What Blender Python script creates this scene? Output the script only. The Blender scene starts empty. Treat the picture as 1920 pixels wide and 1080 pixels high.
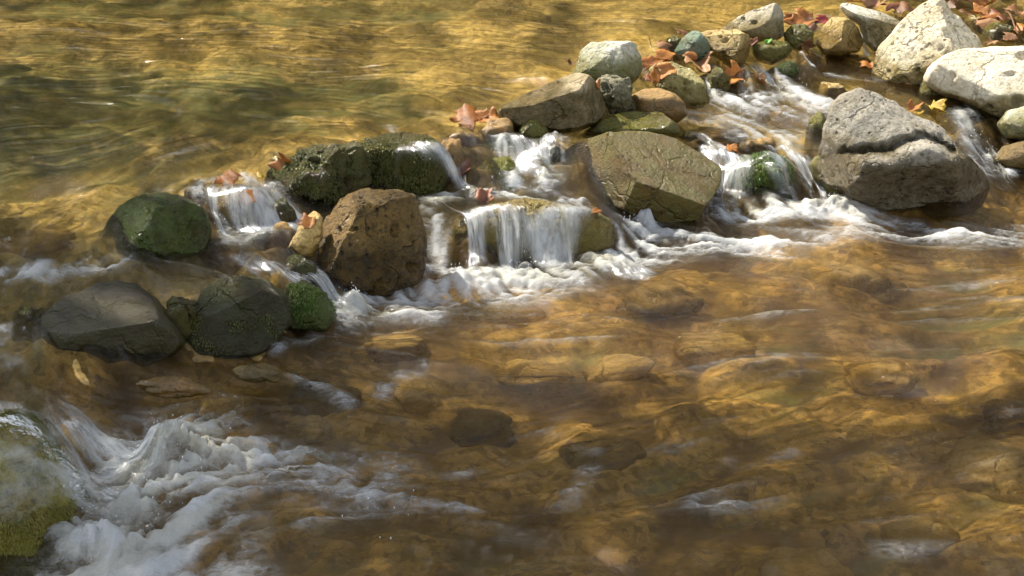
import bpy, bmesh, math, random
import numpy as np
from mathutils import Vector

random.seed(7)
RNG = np.random.default_rng(11)
scene = bpy.context.scene
COL = scene.collection

# ------------------------------------------------------------------ camera
H, PITCH, HFOV = 1.70, math.radians(22.0), math.radians(30.0)
F = 960 / math.tan(HFOV / 2)
FWD = np.array([0, math.cos(PITCH), -math.sin(PITCH)])
UP = np.array([0, math.sin(PITCH), math.cos(PITCH)])
RIGHT = np.array([1.0, 0, 0])
CAM = np.array([0, 0, H])

def ray(px, py):
    return FWD + RIGHT * ((px - 960) / F) + UP * ((540 - py) / F)

def at(px, py, z):
    """the spot of the stream, at height z, that the photograph shows at this pixel"""
    d = ray(px, py)
    return CAM + d * ((z - H) / d[2])

cd = bpy.data.cameras.new('camera')
cam = bpy.data.objects.new('camera', cd)
COL.objects.link(cam)
cam.location = CAM
cam.rotation_euler = (math.pi / 2 - PITCH, 0, 0)
cd.sensor_width = 36
cd.angle = HFOV
cd.clip_end = 500
scene.camera = cam

# ------------------------------------------------------------------ light
S = np.array([-0.52, 0.44, 0.78]); S /= np.linalg.norm(S)
w = bpy.data.worlds.new('World'); scene.world = w
w.use_nodes = True
nt = w.node_tree
sky = nt.nodes.new('ShaderNodeTexSky'); sky.sky_type = 'NISHITA'
sky.sun_disc = False
sky.sun_elevation = math.asin(S[2])
sky.sun_rotation = math.atan2(S[0], S[1])
hs = nt.nodes.new('ShaderNodeHueSaturation'); hs.inputs['Saturation'].default_value = .38
nt.links.new(sky.outputs[0], hs.inputs['Color']); nt.links.new(hs.outputs[0], nt.nodes['Background'].inputs[0])
nt.nodes['Background'].inputs[1].default_value = 0.13
sd = bpy.data.lights.new('sun', 'SUN'); sd.energy = 4.5; sd.angle = math.radians(0.6)
sd.color = (1.0, 0.92, 0.79)
sun = bpy.data.objects.new('sun', sd); COL.objects.link(sun)
sun.rotation_euler = Vector(-S).to_track_quat('-Z', 'Y').to_euler()
sun.location = (-4, 6, 12)

scene.view_settings.view_transform = 'Standard'
scene.view_settings.look = 'None'
scene.view_settings.exposure = 1.38
cy = scene.cycles
cy.max_bounces = 8; cy.diffuse_bounces = 3; cy.glossy_bounces = 3
cy.transmission_bounces = 4; cy.transparent_max_bounces = 24
cy.caustics_reflective = False; cy.caustics_refractive = False
cy.sample_clamp_indirect = 4
cy.use_denoising = True
cy.denoiser = 'OPENIMAGEDENOISE'

# ------------------------------------------------------------------ numpy noise
def _hash(ix, iy, iz, seed):
    n = (ix.astype(np.int64) * 374761393 + iy.astype(np.int64) * 668265263
         + iz.astype(np.int64) * 2147483647 + seed * 1274126177) & 0xffffffff
    n = ((n ^ (n >> 13)) * 1274126177) & 0xffffffff
    n = ((n ^ (n >> 16)) * 2246822519) & 0xffffffff
    return ((n ^ (n >> 15)) & 0xffffff) / float(0xffffff)

def vnoise(p, seed=0):
    """smooth value noise, about -1..1"""
    i = np.floor(p); f = p - i
    f = f * f * f * (f * (f * 6 - 15) + 10)
    i = i.astype(np.int64)
    r = 0
    for dx in (0, 1):
        for dy in (0, 1):
            for dz in (0, 1):
                wgt = ((f[..., 0] if dx else 1 - f[..., 0]) * (f[..., 1] if dy else 1 - f[..., 1])
                       * (f[..., 2] if dz else 1 - f[..., 2]))
                r = r + wgt * _hash(i[..., 0] + dx, i[..., 1] + dy, i[..., 2] + dz, seed)
    return r * 2 - 1

def fbm(p, octaves=4, seed=0, gain=0.5, ridged=False):
    r = 0; a = 1; s = 0
    for o in range(octaves):
        n = vnoise(p * 2.03 ** o + o * 17.3, seed + o)
        if ridged: n = 1 - 2 * np.abs(n)
        r = r + a * n; s += a; a *= gain
    return r / s

def smooth(x, a, b):
    t = np.clip((x - a) / (b - a), 0, 1)
    return t * t * (3 - 2 * t)

def blur(a, n):
    for _ in range(n):
        b = np.pad(a, 1, mode='edge')
        a = (b[:-2, 1:-1] + b[2:, 1:-1] + b[1:-1, :-2] + b[1:-1, 2:] + 2 * b[1:-1, 1:-1]) / 6
    return a

# ------------------------------------------------------------------ objects
def tag(o, label=None, cat=None, group=None, kind=None):
    if label: o['label'] = label
    if cat: o['category'] = cat
    if group: o['group'] = group
    if kind: o['kind'] = kind
    return o

def mesh_obj(name, verts, faces, mat, parent=None, loc=None, shade=True):
    """verts Nx3 and faces Nx3/Nx4 (numpy) -> one linked mesh object"""
    verts = np.asarray(verts, dtype=np.float64)
    if loc is None: loc = np.zeros(3)
    v = (verts - loc).astype(np.float32)
    me = bpy.data.meshes.new(name)
    if isinstance(faces, np.ndarray):
        k = faces.shape[1]
        me.vertices.add(len(v)); me.vertices.foreach_set('co', v.ravel())
        me.loops.add(faces.size); me.loops.foreach_set('vertex_index', faces.astype(np.int32).ravel())
        me.polygons.add(len(faces))
        me.polygons.foreach_set('loop_start', np.arange(0, faces.size, k, dtype=np.int32))
        me.polygons.foreach_set('loop_total', np.full(len(faces), k, dtype=np.int32))
        me.update(calc_edges=True)
    else:
        me.from_pydata([tuple(x) for x in v.tolist()], [], faces)
    me.polygons.foreach_set('use_smooth', [shade] * len(me.polygons))
    me.validate()
    if mat: me.materials.append(mat)
    o = bpy.data.objects.new(name, me); COL.objects.link(o)
    o.location = loc
    if parent: o.parent = parent
    return o

# ------------------------------------------------------------------ materials
class Nodes:
    def __init__(s, name):
        s.m = bpy.data.materials.new(name); s.m.use_nodes = True
        s.t = s.m.node_tree
        s.t.nodes.clear()
        s.out = s.n('ShaderNodeOutputMaterial')
    def n(s, kind, **kw):
        x = s.t.nodes.new(kind)
        for k, v in kw.items():
            if k.startswith('i_'):
                key = k[2:].replace('_', ' ')
                x.inputs[key].default_value = v
            else: setattr(x, k, v)
        return x
    def l(s, a, b): s.t.links.new(a, b)
    def noise(s, vec, scale, detail=4, rough=.55, dist=0):
        x = s.n('ShaderNodeTexNoise'); x.inputs['Scale'].default_value = scale
        x.inputs['Detail'].default_value = detail; x.inputs['Roughness'].default_value = rough
        x.inputs['Distortion'].default_value = dist
        s.l(vec, x.inputs['Vector']); return x.outputs['Fac']
    def ramp(s, fac, stops):
        x = s.n('ShaderNodeValToRGB'); e = x.color_ramp.elements
        while len(e) < len(stops): e.new(0.5)
        for el, (p, c) in zip(e, stops):
            el.position = p
            el.color = (c[0], c[1], c[2], 1) if hasattr(c, '__len__') else (c, c, c, 1)
        s.l(fac, x.inputs[0]); return x.outputs[0]
    def mix(s, fac, a, b, mode='MIX'):
        x = s.n('ShaderNodeMix', data_type='RGBA', blend_type=mode)
        for sock, v in ((x.inputs[0], fac), (x.inputs[6], a), (x.inputs[7], b)):
            if hasattr(v, 'is_linked'): s.l(v, sock)
            elif hasattr(v, '__len__'): sock.default_value = (v[0], v[1], v[2], 1)
            else: sock.default_value = v
        return x.outputs[2]
    def math(s, op, a, b=0.0, clamp=False):
        x = s.n('ShaderNodeMath', operation=op); x.use_clamp = clamp
        if op == 'MULTIPLY_ADD': x.inputs[2].default_value = 0.0
        for sock, v in ((x.inputs[0], a), (x.inputs[1], b)):
            if hasattr(v, 'is_linked'): s.l(v, sock)
            else: sock.default_value = v
        return x.outputs[0]

def rock_mat(name, c1, c2, c3, dark, algae=(.10, .10, .02), wet_z=0.04, wet_all=0.0, moss=None,
             moss_amt=0.0, pit=0.35, scale=1.0, dry_rough=.85, bump=.5):
    """mottled stone; wet, darker and glossy up to wet_z above the object's origin, algae band just above it"""
    wet_z += .018
    N = Nodes(name)
    tc = N.n('ShaderNodeTexCoord'); oi = N.n('ShaderNodeObjectInfo')
    off = N.n('ShaderNodeVectorMath', operation='MULTIPLY_ADD')
    N.l(oi.outputs['Random'], off.inputs[0]); off.inputs[1].default_value = (13, 7, 5)
    N.l(tc.outputs['Object'], off.inputs[2])
    v = off.outputs[0]
    n1 = N.noise(v, 9 * scale, 5, .6, .6); n2 = N.noise(v, 34 * scale, 5, .65); n3 = N.noise(v, 110 * scale, 6, .75)
    base = N.mix(N.ramp(n1, [(.36, 0.), (.62, 1.)]), c1, c2)
    base = N.mix(N.ramp(n2, [(.52, 0.), (.68, .8)]), base, c3)
    base = N.mix(N.ramp(n3, [(.34, .9), (.50, 0.)]), base, dark)
    base = N.mix(N.ramp(n3, [(.56, 0.), (.70, .55)]), base, [min(1, x * 1.3) for x in c2])
    vo = N.n('ShaderNodeTexVoronoi'); vo.inputs['Scale'].default_value = 42 * scale
    N.l(v, vo.inputs['Vector'])
    pitm = N.math('MULTIPLY', N.ramp(vo.outputs['Distance'], [(.12, 1.), (.26, 0.)]),
                  N.ramp(n2, [(.46, 0.), (.56, 1.)]))
    base = N.mix(N.math('MULTIPLY', pitm, pit), base, dark)
    wv = N.n('ShaderNodeTexNoise'); wv.inputs['Scale'].default_value = 16 * scale; wv.inputs['Detail'].default_value = 4; N.l(v, wv.inputs['Vector'])
    wa = N.n('ShaderNodeVectorMath', operation='MULTIPLY_ADD'); N.l(wv.outputs['Color'], wa.inputs[0]); wa.inputs[1].default_value = (.09, .09, .09); N.l(v, wa.inputs[2])
    ce = N.n('ShaderNodeTexVoronoi', feature='DISTANCE_TO_EDGE'); ce.inputs['Scale'].default_value = 8 * scale; N.l(wa.outputs[0], ce.inputs['Vector'])
    crk = N.math('MULTIPLY', N.ramp(ce.outputs['Distance'], [(.0, 1.), (.035, 0.)]), N.ramp(n1, [(.44, 0.), (.56, 1.)]))
    base = N.mix(N.math('MULTIPLY', crk, .55), base, dark)
    n0 = N.noise(v, 4.0 * scale, 3, .6, .5)
    base = N.mix(N.ramp(n0, [(.50, 0.), (.66, .45)]), base, c3)
    sep = N.n('ShaderNodeSeparateXYZ'); N.l(tc.outputs['Object'], sep.inputs[0])
    z = N.math('ADD', sep.outputs[2], N.math('MULTIPLY', N.math('SUBTRACT', n1, .5), .10))
    z = N.math('ADD', z, N.math('MULTIPLY', N.math('SUBTRACT', n2, .5), .03))
    wet = N.n('ShaderNodeMapRange', interpolation_type='SMOOTHSTEP')
    wet.inputs['From Min'].default_value = wet_z + .012; wet.inputs['From Max'].default_value = wet_z - .012
    N.l(z, wet.inputs['Value'])
    wetf = N.math('MAXIMUM', wet.outputs[0], wet_all)
    alg_or_refl = N.n('ShaderNodeMapRange', interpolation_type='SMOOTHSTEP')
    alg_or_refl.inputs['From Min'].default_value = wet_z + .05; alg_or_refl.inputs['From Max'].default_value = wet_z - .02
    N.l(z, alg_or_refl.inputs['Value'])
    base = N.mix(N.math('MULTIPLY', alg_or_refl.outputs[0], N.ramp(n2, [(.35, .25), (.6, .8)])), base, algae)
    base = N.mix(N.math('MULTIPLY', wetf, .85), base, N.mix(1.0, base, (.50, .43, .28), 'MULTIPLY'))
    if moss:
        nm = N.noise(v, 13 * scale, 5, .7)
        mf = N.math('MULTIPLY', N.ramp(nm, [(.40, 0.), (.56, 1.)]), moss_amt)
        base = N.mix(mf, base, N.mix(n3, moss, [x * 1.9 for x in moss]))
    b = N.n('ShaderNodeBsdfPrincipled')
    N.l(base, b.inputs['Base Color'])
    rr = N.math('ADD', N.math('MULTIPLY', N.math('SUBTRACT', 1.0, wetf), dry_rough - .22), N.math('MULTIPLY', n2, .30))
    N.l(rr, b.inputs['Roughness'])
    b.inputs['Specular IOR Level'].default_value = .4
    hgt = N.math('ADD', N.math('MULTIPLY', n2, 1.1), N.math('MULTIPLY', n3, .8))
    hgt = N.math('SUBTRACT', hgt, N.math('MULTIPLY', crk, .8))
    hgt = N.math('SUBTRACT', hgt, N.math('MULTIPLY', pitm, .9 * pit * 2))
    bp = N.n('ShaderNodeBump'); bp.inputs['Strength'].default_value = min(1, bump * 1.5); bp.inputs['Distance'].default_value = .016
    N.l(hgt, bp.inputs['Height']); N.l(bp.outputs[0], b.inputs['Normal'])
    N.l(b.outputs[0], N.out.inputs[0])
    return N.m

M = {}
M['cream'] = rock_mat('cream limestone', (.66, .57, .39), (.74, .67, .50), (.52, .43, .26), (.16, .12, .05), (.22, .19, .06), .03, pit=.9)
M['white'] = rock_mat('pale limestone', (.58, .56, .46), (.66, .63, .54), (.47, .43, .30), (.22, .20, .11), (.20, .19, .06), .03, moss=(.09, .12, .02), moss_amt=.35)
M['grey'] = rock_mat('grey limestone', (.27, .25, .20), (.36, .33, .27), (.20, .165, .10), (.05, .042, .025), (.09, .068, .018), .15, pit=.8)
M['tanflat'] = rock_mat('tan sandstone', (.40, .31, .18), (.46, .37, .25), (.30, .23, .12), (.12, .085, .03), (.09, .08, .016), .07)
M['tan'] = rock_mat('ochre sandstone', (.50, .34, .13), (.56, .42, .20), (.36, .24, .07), (.15, .09, .02), (.20, .14, .02), .03)
M['brown'] = rock_mat('brown tufa', (.21, .128, .030), (.30, .19, .05), (.11, .072, .016), (.030, .020, .008), (.045, .033, .009), .09, wet_all=.5, pit=.9, bump=.9)
M['crumbly'] = rock_mat('dark wet tufa', (.14, .105, .032), (.22, .16, .05), (.08, .065, .018), (.02, .015, .006), (.05, .05, .01), .1, wet_all=.7, moss=(.06, .07, .012), moss_amt=.4, pit=1., bump=1.)
M['olive'] = rock_mat('olive wet stone', (.20, .15, .035), (.25, .18, .05), (.13, .11, .02), (.05, .04, .01), (.10, .10, .015), .06, wet_all=.6, moss=(.10, .10, .015), moss_amt=.45, pit=.4)
M['slab'] = rock_mat('algae covered slab', (.125, .082, .012), (.20, .125, .018), (.055, .050, .008), (.05, .038, .010), (.10, .085, .012), .05, wet_all=.7, moss=(.075, .075, .012), moss_amt=.45, pit=.25, bump=.5)
M['rust'] = rock_mat('rust brown smooth stone', (.33, .17, .06), (.36, .22, .08), (.24, .14, .05), (.10, .06, .02), (.12, .09, .02), .03, pit=.1, bump=.25)
M['green'] = rock_mat('mossy green stone', (.10, .085, .024), (.14, .115, .035), (.06, .06, .014), (.02, .02, .008), (.04, .06, .01), .1, wet_all=.85, moss=(.050, .070, .012), moss_amt=.75, pit=.3, bump=.6)
M['dark'] = rock_mat('dark wet stone', (.028, .022, .008), (.045, .033, .011), (.05, .045, .014), (.012, .012, .006), (.05, .045, .01), .1, wet_all=.95, moss=(.022, .028, .007), moss_amt=.5, pit=.25, bump=.5)
M['greywet'] = rock_mat('dark grey wet slab', (.040, .031, .018), (.065, .047, .025), (.040, .028, .011), (.035, .03, .015), (.07, .06, .015), .04, wet_all=.95, moss=(.032, .030, .008), moss_amt=.5, pit=.2, bump=.35)
M['gold'] = rock_mat('golden stream stone', (.70, .48, .15), (.84, .62, .27), (.52, .34, .10), (.26, .17, .05), (.28, .18, .03), .0, wet_all=.5, pit=.15, bump=.4)
M['umber'] = rock_mat('umber stream stone', (.19, .125, .035), (.26, .17, .05), (.14, .10, .03), (.06, .04, .012), (.10, .08, .02), .0, wet_all=.5, pit=.15, bump=.4)

# ------------------------------------------------------------------ rocks
_ico = {}
def ico(n):
    if n not in _ico:
        bm = bmesh.new(); bmesh.ops.create_icosphere(bm, subdivisions=n, radius=1)
        v = np.array([x.co[:] for x in bm.verts]); f = np.array([[q.index for q in x.verts] for x in bm.faces])
        bm.free(); _ico[n] = (v, f)
    return _ico[n]

ROCKS = {}
def rock(key, name, label, outline, foot, mat, thick=.8, block=.8, planes=(), rough=.05, fine=.02, pits=0,
         sub=5, group='rocks of the stream dam', seed=None, drape=0.0, pitr=(.006, .014), cat='rock', off=(0, 0, 0), veil=False, crack=None):
    """outline: the rock's contour (pixels), set at the distance of its footprint foot=(px,py,z); thick: depth / width"""
    seed = seed if seed is not None else (sum(map(ord, key)) * 37) % 9973
    P = at(*foot) + np.array(off)
    t = (P - CAM) @ FWD
    pts = np.array([CAM + ray(px, py) * t for px, py in outline])
    u = pts @ RIGHT; vv = pts @ UP
    # centroid
    a = u * np.roll(vv, -1) - np.roll(u, -1) * vv
    A = a.sum() / 2
    cx = ((u + np.roll(u, -1)) * a).sum() / (6 * A); cyy = ((vv + np.roll(vv, -1)) * a).sum() / (6 * A)
    qx, qy = u - cx, vv - cyy
    # radial function by ray casting
    nth = 720
    th = np.linspace(-math.pi, math.pi, nth, endpoint=False)
    R = np.zeros(nth)
    dx, dy = np.cos(th), np.sin(th)
    for i in range(len(qx)):
        x1, y1, x2, y2 = qx[i], qy[i], qx[(i + 1) % len(qx)], qy[(i + 1) % len(qx)]
        ex, ey = x2 - x1, y2 - y1
        den = dx * ey - dy * ex
        den = np.where(np.abs(den) < 1e-12, 1e-12, den)
        tt = (x1 * ey - y1 * ex) / den
        ss = (x1 * dy - y1 * dx) / den
        R = np.where((ss >= -1e-6) & (ss <= 1 + 1e-6) & (tt > 0), np.maximum(R, tt), R)
    k = np.ones(13) / 13
    R = np.convolve(np.concatenate([R[-6:], R, R[:6]]), k, 'valid')
    V, Fc = ico(sub)
    theta = np.arctan2(V[:, 1], V[:, 0])
    r = np.interp(theta, th, R, period=2 * math.pi)
    rho = np.sqrt(V[:, 0] ** 2 + V[:, 1] ** 2)
    c = V[:, 2]
    D = thick * (np.ptp(qx) / 2)
    rho2 = rho ** block; c2 = np.sign(c) * np.abs(c) ** (block)
    loc = np.stack([np.cos(theta) * r * rho2, np.sin(theta) * r * rho2, c2 * D], 1)
    for (nx, ny, nz, fr) in planes:
        n = np.array([nx, ny, nz], float); n /= np.linalg.norm(n)
        pr = loc @ n
        h = fr * pr.max()
        loc = loc - np.outer(np.maximum(0, pr - h) * .96, n)
    for _ in range(2):                      # facets keep the contour of the stone
        tb = np.arctan2(loc[:, 1], loc[:, 0]); rb = np.hypot(loc[:, 0], loc[:, 1])
        bi = ((tb + math.pi) / (2 * math.pi) * 72).astype(int) % 72
        mx = np.zeros(72); np.maximum.at(mx, bi, rb)
        want = np.interp(-math.pi + (np.arange(72) + .5) / 72 * 2 * math.pi, th, R, period=2 * math.pi)
        g = np.clip(want / np.maximum(mx, 1e-6), .8, 2.2)
        g = np.convolve(np.concatenate([g[-2:], g, g[:2]]), np.array([1, 2, 3, 2, 1]) / 9, 'valid')
        loc[:, :2] *= np.interp(tb, -math.pi + (np.arange(72) + .5) / 72 * 2 * math.pi, g, period=2 * math.pi)[:, None]
    size = (np.ptp(qx) + np.ptp(qy)) / 2
    if crack is not None:                   # an open crack, the stone below it standing proud
        cp = np.array([CAM + ray(a_, b_) * t for a_, b_ in crack]); cu = cp @ RIGHT - cx; cw = cp @ UP - cyy
        yy = np.interp(loc[:, 0], cu, cw) + .006 * vnoise(loc * 60, 3)
        dy = loc[:, 1] - yy; fr_ = (loc[:, 2] > -.02)
        ins = smooth(loc[:, 0], cu[0], cu[0] + .03) * (1 - smooth(loc[:, 0], cu[-1] - .03, cu[-1]))
        loc[:, 2] += fr_ * ins * (.045 * smooth(-dy, -.004, .035) * (1 - smooth(-dy, .06, .16)) - .040 * np.exp(-(dy / .009) ** 2))
    # world position
    ctr = CAM + FWD * t; ctr = RIGHT * cx + UP * cyy + FWD * ((CAM @ FWD) + t)
    W = ctr + np.outer(loc[:, 0], RIGHT) + np.outer(loc[:, 1], UP) + np.outer(loc[:, 2], -FWD)
    d = W - ctr; d /= np.linalg.norm(d, axis=1)[:, None] + 1e-9
    p = W / size
    n1 = fbm(p * 2.2 + seed, 3, seed); n2 = fbm(p * 7 + seed, 4, seed + 5, .55); n3 = fbm(p * 5 + seed, 3, seed + 9, .5, True)
    edge = np.abs(V[:, 2])
    W = W + d * (size * (rough * (.35 + .65 * edge) * n1 + 1.5 * fine * n2 + fine * 1.2 * np.minimum(n3, .3)))[:, None]
    if pits:
        rg = np.random.default_rng(seed)
        front = np.where((V[:, 2] > -.25))[0]
        for i in rg.choice(front, pits):
            rad = pitr[0] * .6 + (pitr[1] - pitr[0] * .6) * rg.uniform() ** 2.2; dd = np.linalg.norm((W - W[i]) * rg.uniform(.7, 1.5, 3), axis=1)
            g = np.clip(1 - dd / rad, 0, 1)
            W = W - d * (rad * 1.5 * np.sqrt(g) * (g > 0))[:, None]
    o = mesh_obj(name, W, Fc, mat, loc=P)
    tag(o, label, cat, group)
    ROCKS[key] = dict(o=o, W=W, drape=drape, F=Fc, veil=veil or drape > 0)
    return o

U = .22
DAM = 'rocks of the stream dam'
B = 'rocks of the stream dam'
# -- top and centre of the dam
rock('cream_algae', 'rock', 'cream white rounded rock with a green algae cheek, behind the flat brown boulder',
     [(1062, 152), (1080, 122), (1090, 96), (1110, 81), (1142, 80), (1150, 79), (1178, 76), (1192, 84), (1202, 108), (1206, 130), (1196, 148), (1180, 162), (1130, 165), (1090, 160)],
     (1140, 138, U), M['white'], .75, .72, [(-.4, .5, .75, .84), (.75, .2, .6, .80), (0, 1, .3, .93)], .04, .014, sub=6)
rock('flat_brown', 'boulder', 'brown boulder with flat sunlit tan top and dark front, midway along the dam',
     [(928, 212), (945, 196), (1000, 170), (1055, 143), (1082, 135), (1102, 144), (1120, 160), (1133, 185), (1136, 210), (1120, 232), (1080, 248), (1030, 250), (965, 240), (938, 228)],
     (1050, 218, .205), M['tanflat'], .75, .68, [(-.28, .85, .55, .66), (.1, -.3, .9, .74), (.8, .1, .5, .74), (-.3, -.35, .8, .83)], .035, .016, sub=6)
rock('knobby', 'rock', 'small knobbly grey green rock wedged right of the flat brown boulder',
     [(1120, 152), (1140, 141), (1160, 145), (1179, 150), (1184, 166), (1180, 186), (1196, 206), (1165, 216), (1145, 213), (1133, 190), (1126, 168)],
     (1155, 205, .205), rock_mat('knobbly tufa', (.24, .22, .13), (.33, .30, .2), (.16, .15, .06), (.04, .04, .015), (.10, .09, .02), .02, pit=.9, bump=1.0), .9, .9, [], .12, .07, pits=40, sub=5, pitr=(.008, .018))
rock('rust_smooth', 'rock', 'smooth rust brown rounded stone beside the knobbly rock',
     [(1180, 180), (1205, 167), (1235, 165), (1265, 175), (1285, 194), (1290, 216), (1270, 232), (1225, 232), (1195, 222)],
     (1235, 212, .18), M['rust'], .7, .85, [(0, .8, .6, .82)], .03, .006, sub=5)
rock('yellow_slab', 'rock', 'tilted yellow green stone sloping down to the thin waterfall near the top',
     [(1214, 130), (1230, 118), (1262, 116), (1300, 132), (1324, 160), (1334, 192), (1305, 204), (1262, 196), (1232, 168)],
     (1280, 180, .17), rock_mat('yellow green stone', (.40, .33, .12), (.46, .40, .18), (.30, .26, .07), (.13, .11, .03), (.2, .17, .03), .02, wet_all=.35, pit=.7), .6, .75, [(.35, .75, .6, .7), (.2, .1, .9, .8)], .04, .02, pits=14, sub=5)
rock('grey_green', 'rock', 'small pale stone with blue green algae among orange leaves near the top',
     [(1264, 96), (1278, 72), (1298, 58), (1314, 61), (1325, 76), (1331, 96), (1327, 112), (1305, 122), (1288, 114), (1270, 106)],
     (1300, 108, .205), rock_mat('blue green stone', (.46, .44, .36), (.34, .36, .28), (.14, .18, .12), (.07, .09, .05), (.08, .13, .08), .05, moss=(.07, .12, .07), moss_amt=.5), .8, .8, [(-.3, .6, .6, .85)], .05, .02)
rock('tan_block', 'rock', 'ochre tan block with a dark hollow on its right, near the top of the dam',
     [(1290, 66), (1335, 55), (1380, 57), (1404, 66), (1408, 78), (1404, 104), (1390, 128), (1370, 128), (1345, 106), (1318, 96)],
     (1360, 105, .2), M['tan'], .7, .7, [(-.1, .9, .5, .74), (-.15, .2, .9, .68), (.9, -.3, .5, .72)], .035, .014, pits=10, sub=6)
rock('grey_ramp', 'boulder', 'pale grey boulder ramping up to a peak, left of the bright red leaf',
     [(1345, 58), (1385, 31), (1428, 13), (1450, 7), (1464, 15), (1471, 40), (1470, 68), (1448, 82), (1415, 80), (1380, 70)],
     (1420, 62, U), rock_mat('pale grey stone', (.44, .40, .30), (.50, .46, .37), (.35, .31, .2), (.15, .12, .06), (.24, .19, .06), .02, pit=.7), .6, .75, [(-.3, .5, .8, .72), (.7, .1, .6, .8)], .04, .02, pits=16, sub=6)
rock('leaf_stone', 'rock', 'olive wet stone carrying the tiny bright green leaf',
     [(1408, 84), (1438, 75), (1474, 78), (1487, 92), (1474, 110), (1446, 122), (1424, 116), (1411, 100)],
     (1445, 106, .185), M['olive'], .8, .85, [(0, .8, .6, .85)], .04, .02, pits=8)
rock('moss_pebble', 'rock', 'small mossy pebble in the current below the olive wet stone',
     [(1453, 128), (1470, 114), (1488, 115), (1498, 134), (1490, 148), (1464, 146)],
     (1476, 138, .15), M['green'], .9, .85, [], .05, .03)
rock('brown_lump', 'rock', 'brown wet lump between the curled leaves and the thin rightmost trickle',
     [(1470, 62), (1486, 46), (1508, 46), (1526, 62), (1522, 88), (1494, 96), (1474, 84)],
     (1498, 84, .19), M['olive'], .8, .85, [], .06, .03, pits=8)
rock('facet_tan', 'rock', 'faceted tan stone with a light ridge left of the big white pitted rock',
     [(1530, 82), (1544, 46), (1564, 30), (1588, 32), (1610, 54), (1620, 78), (1608, 98), (1575, 104), (1546, 102)],
     (1575, 88, .185), M['tan'], .7, .68, [(-.5, .35, .7, .58), (.5, .15, .8, .6), (0, .9, .3, .85)], .03, .012, sub=6)
rock('white_slab', 'rock', 'long white slab with a dark front, leaning on the big white pitted rock',
     [(1572, 12), (1580, 3), (1596, 3), (1640, 17), (1682, 33), (1696, 48), (1686, 66), (1668, 88), (1640, 96), (1622, 80), (1612, 46), (1590, 32)],
     (1640, 78, .2), rock_mat('white slab stone', (.60, .57, .48), (.66, .63, .55), (.4, .36, .22), (.15, .13, .06), (.10, .09, .02), .055, pit=.3), .55, .7, [(.25, .8, .5, .55), (0, -.2, 1, .7)], .03, .012, sub=6)
rock('white_pyramid', 'boulder', 'big white pyramid shaped boulder peppered with dark pits',
     [(1634, 140), (1650, 86), (1680, 55), (1704, 26), (1730, 5), (1750, -4), (1770, 2), (1786, 25), (1812, 46), (1838, 66), (1848, 92), (1836, 130), (1780, 160), (1720, 172), (1660, 168)],
     (1735, 136, .15), M['cream'], .62, .66, [(-.25, .35, .85, .62), (.55, .35, .7, .66), (-.8, .25, .5, .8)], .035, .012, pits=130, sub=6, pitr=(.006, .013))
rock('cream_big', 'boulder', 'huge cream boulder with scattered holes at the right edge of the photo',
     [(1732, 150), (1744, 122), (1764, 104), (1800, 91), (1850, 87), (1920, 84), (2000, 92), (2040, 150), (2030, 230), (1960, 258), (1890, 246), (1840, 214), (1790, 190), (1752, 172)],
     (1870, 190, .12), rock_mat('cream boulder stone', (.61, .54, .40), (.67, .61, .48), (.54, .46, .31), (.26, .20, .09), (.24, .21, .10), .02, pit=.35, bump=.35), .55, .62, [(-.1, .45, .85, .66), (0, .95, .3, .86), (-.5, -.2, .8, .82)], .03, .010, pits=26, sub=6, pitr=(.010, .022))
rock('junction_brown', 'rock', 'small brown stone tucked between the two big white boulders',
     [(1698, 140), (1712, 124), (1738, 122), (1758, 132), (1762, 150), (1740, 164), (1706, 164)],
     (1730, 150, .14), M['tan'], .8, .8, [(-.3, .6, .6, .8)], .05, .02)
rock('olive_junction', 'rock', 'olive wet stone at the left foot of the huge cream boulder',
     [(1722, 176), (1732, 146), (1758, 138), (1776, 150), (1778, 178), (1752, 192), (1730, 190)],
     (1750, 178, .12), M['olive'], .8, .8, [], .05, .02)
rock('white_corner', 'rock', 'pale grey white rock below the huge cream boulder at the right edge',
     [(1872, 232), (1892, 206), (1940, 196), (2000, 220), (2000, 262), (1930, 268), (1884, 258)],
     (1930, 244, .09), M['white'], .7, .75, [(-.2, .6, .7, .8)], .05, .02, pits=6)
rock('brown_corner', 'rock', 'dark rust brown stone right of the rightmost cascade',
     [(1862, 302), (1880, 274), (1925, 262), (1980, 276), (1990, 314), (1930, 326), (1878, 320)],
     (1925, 300, .02), M['umber'], .8, .85, [(0, .7, .7, .85)], .04, .012)
# -- big grey double boulder
rock('grey_boulder', 'boulder', 'chunky grey boulder with a long crack and dark base, right of the white chute',
     [(1530, 320), (1546, 262), (1558, 198), (1580, 174), (1605, 162), (1640, 167), (1682, 184), (1714, 210), (1754, 238), (1786, 262), (1806, 288), (1836, 304), (1858, 330), (1866, 358), (1842, 392), (1780, 412), (1700, 416), (1640, 406), (1590, 376), (1550, 346)],
     (1690, 388, .0), M['grey'], .55, .64, [(-.12, .5, .85, .70), (.35, .65, .5, .70), (-.85, .05, .5, .80), (.1, -.55, .8, .72), (.75, -.1, .65, .72)], .05, .020, pits=36, sub=6, seed=12,
     crack=[(1556, 290), (1600, 287), (1640, 284), (1680, 272), (1722, 262), (1765, 280), (1790, 292)])
rock('grey_shelf', 'rock', 'yellow brown wet wedge leaning on the left foot of the grey boulder',
     [(1516, 306), (1534, 290), (1560, 298), (1592, 334), (1630, 368), (1640, 396), (1600, 396), (1556, 366), (1526, 338)],
     (1580, 362, .02), M['olive'], .6, .75, [(.2, .5, .8, .75)], .05, .02, sub=5)
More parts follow.
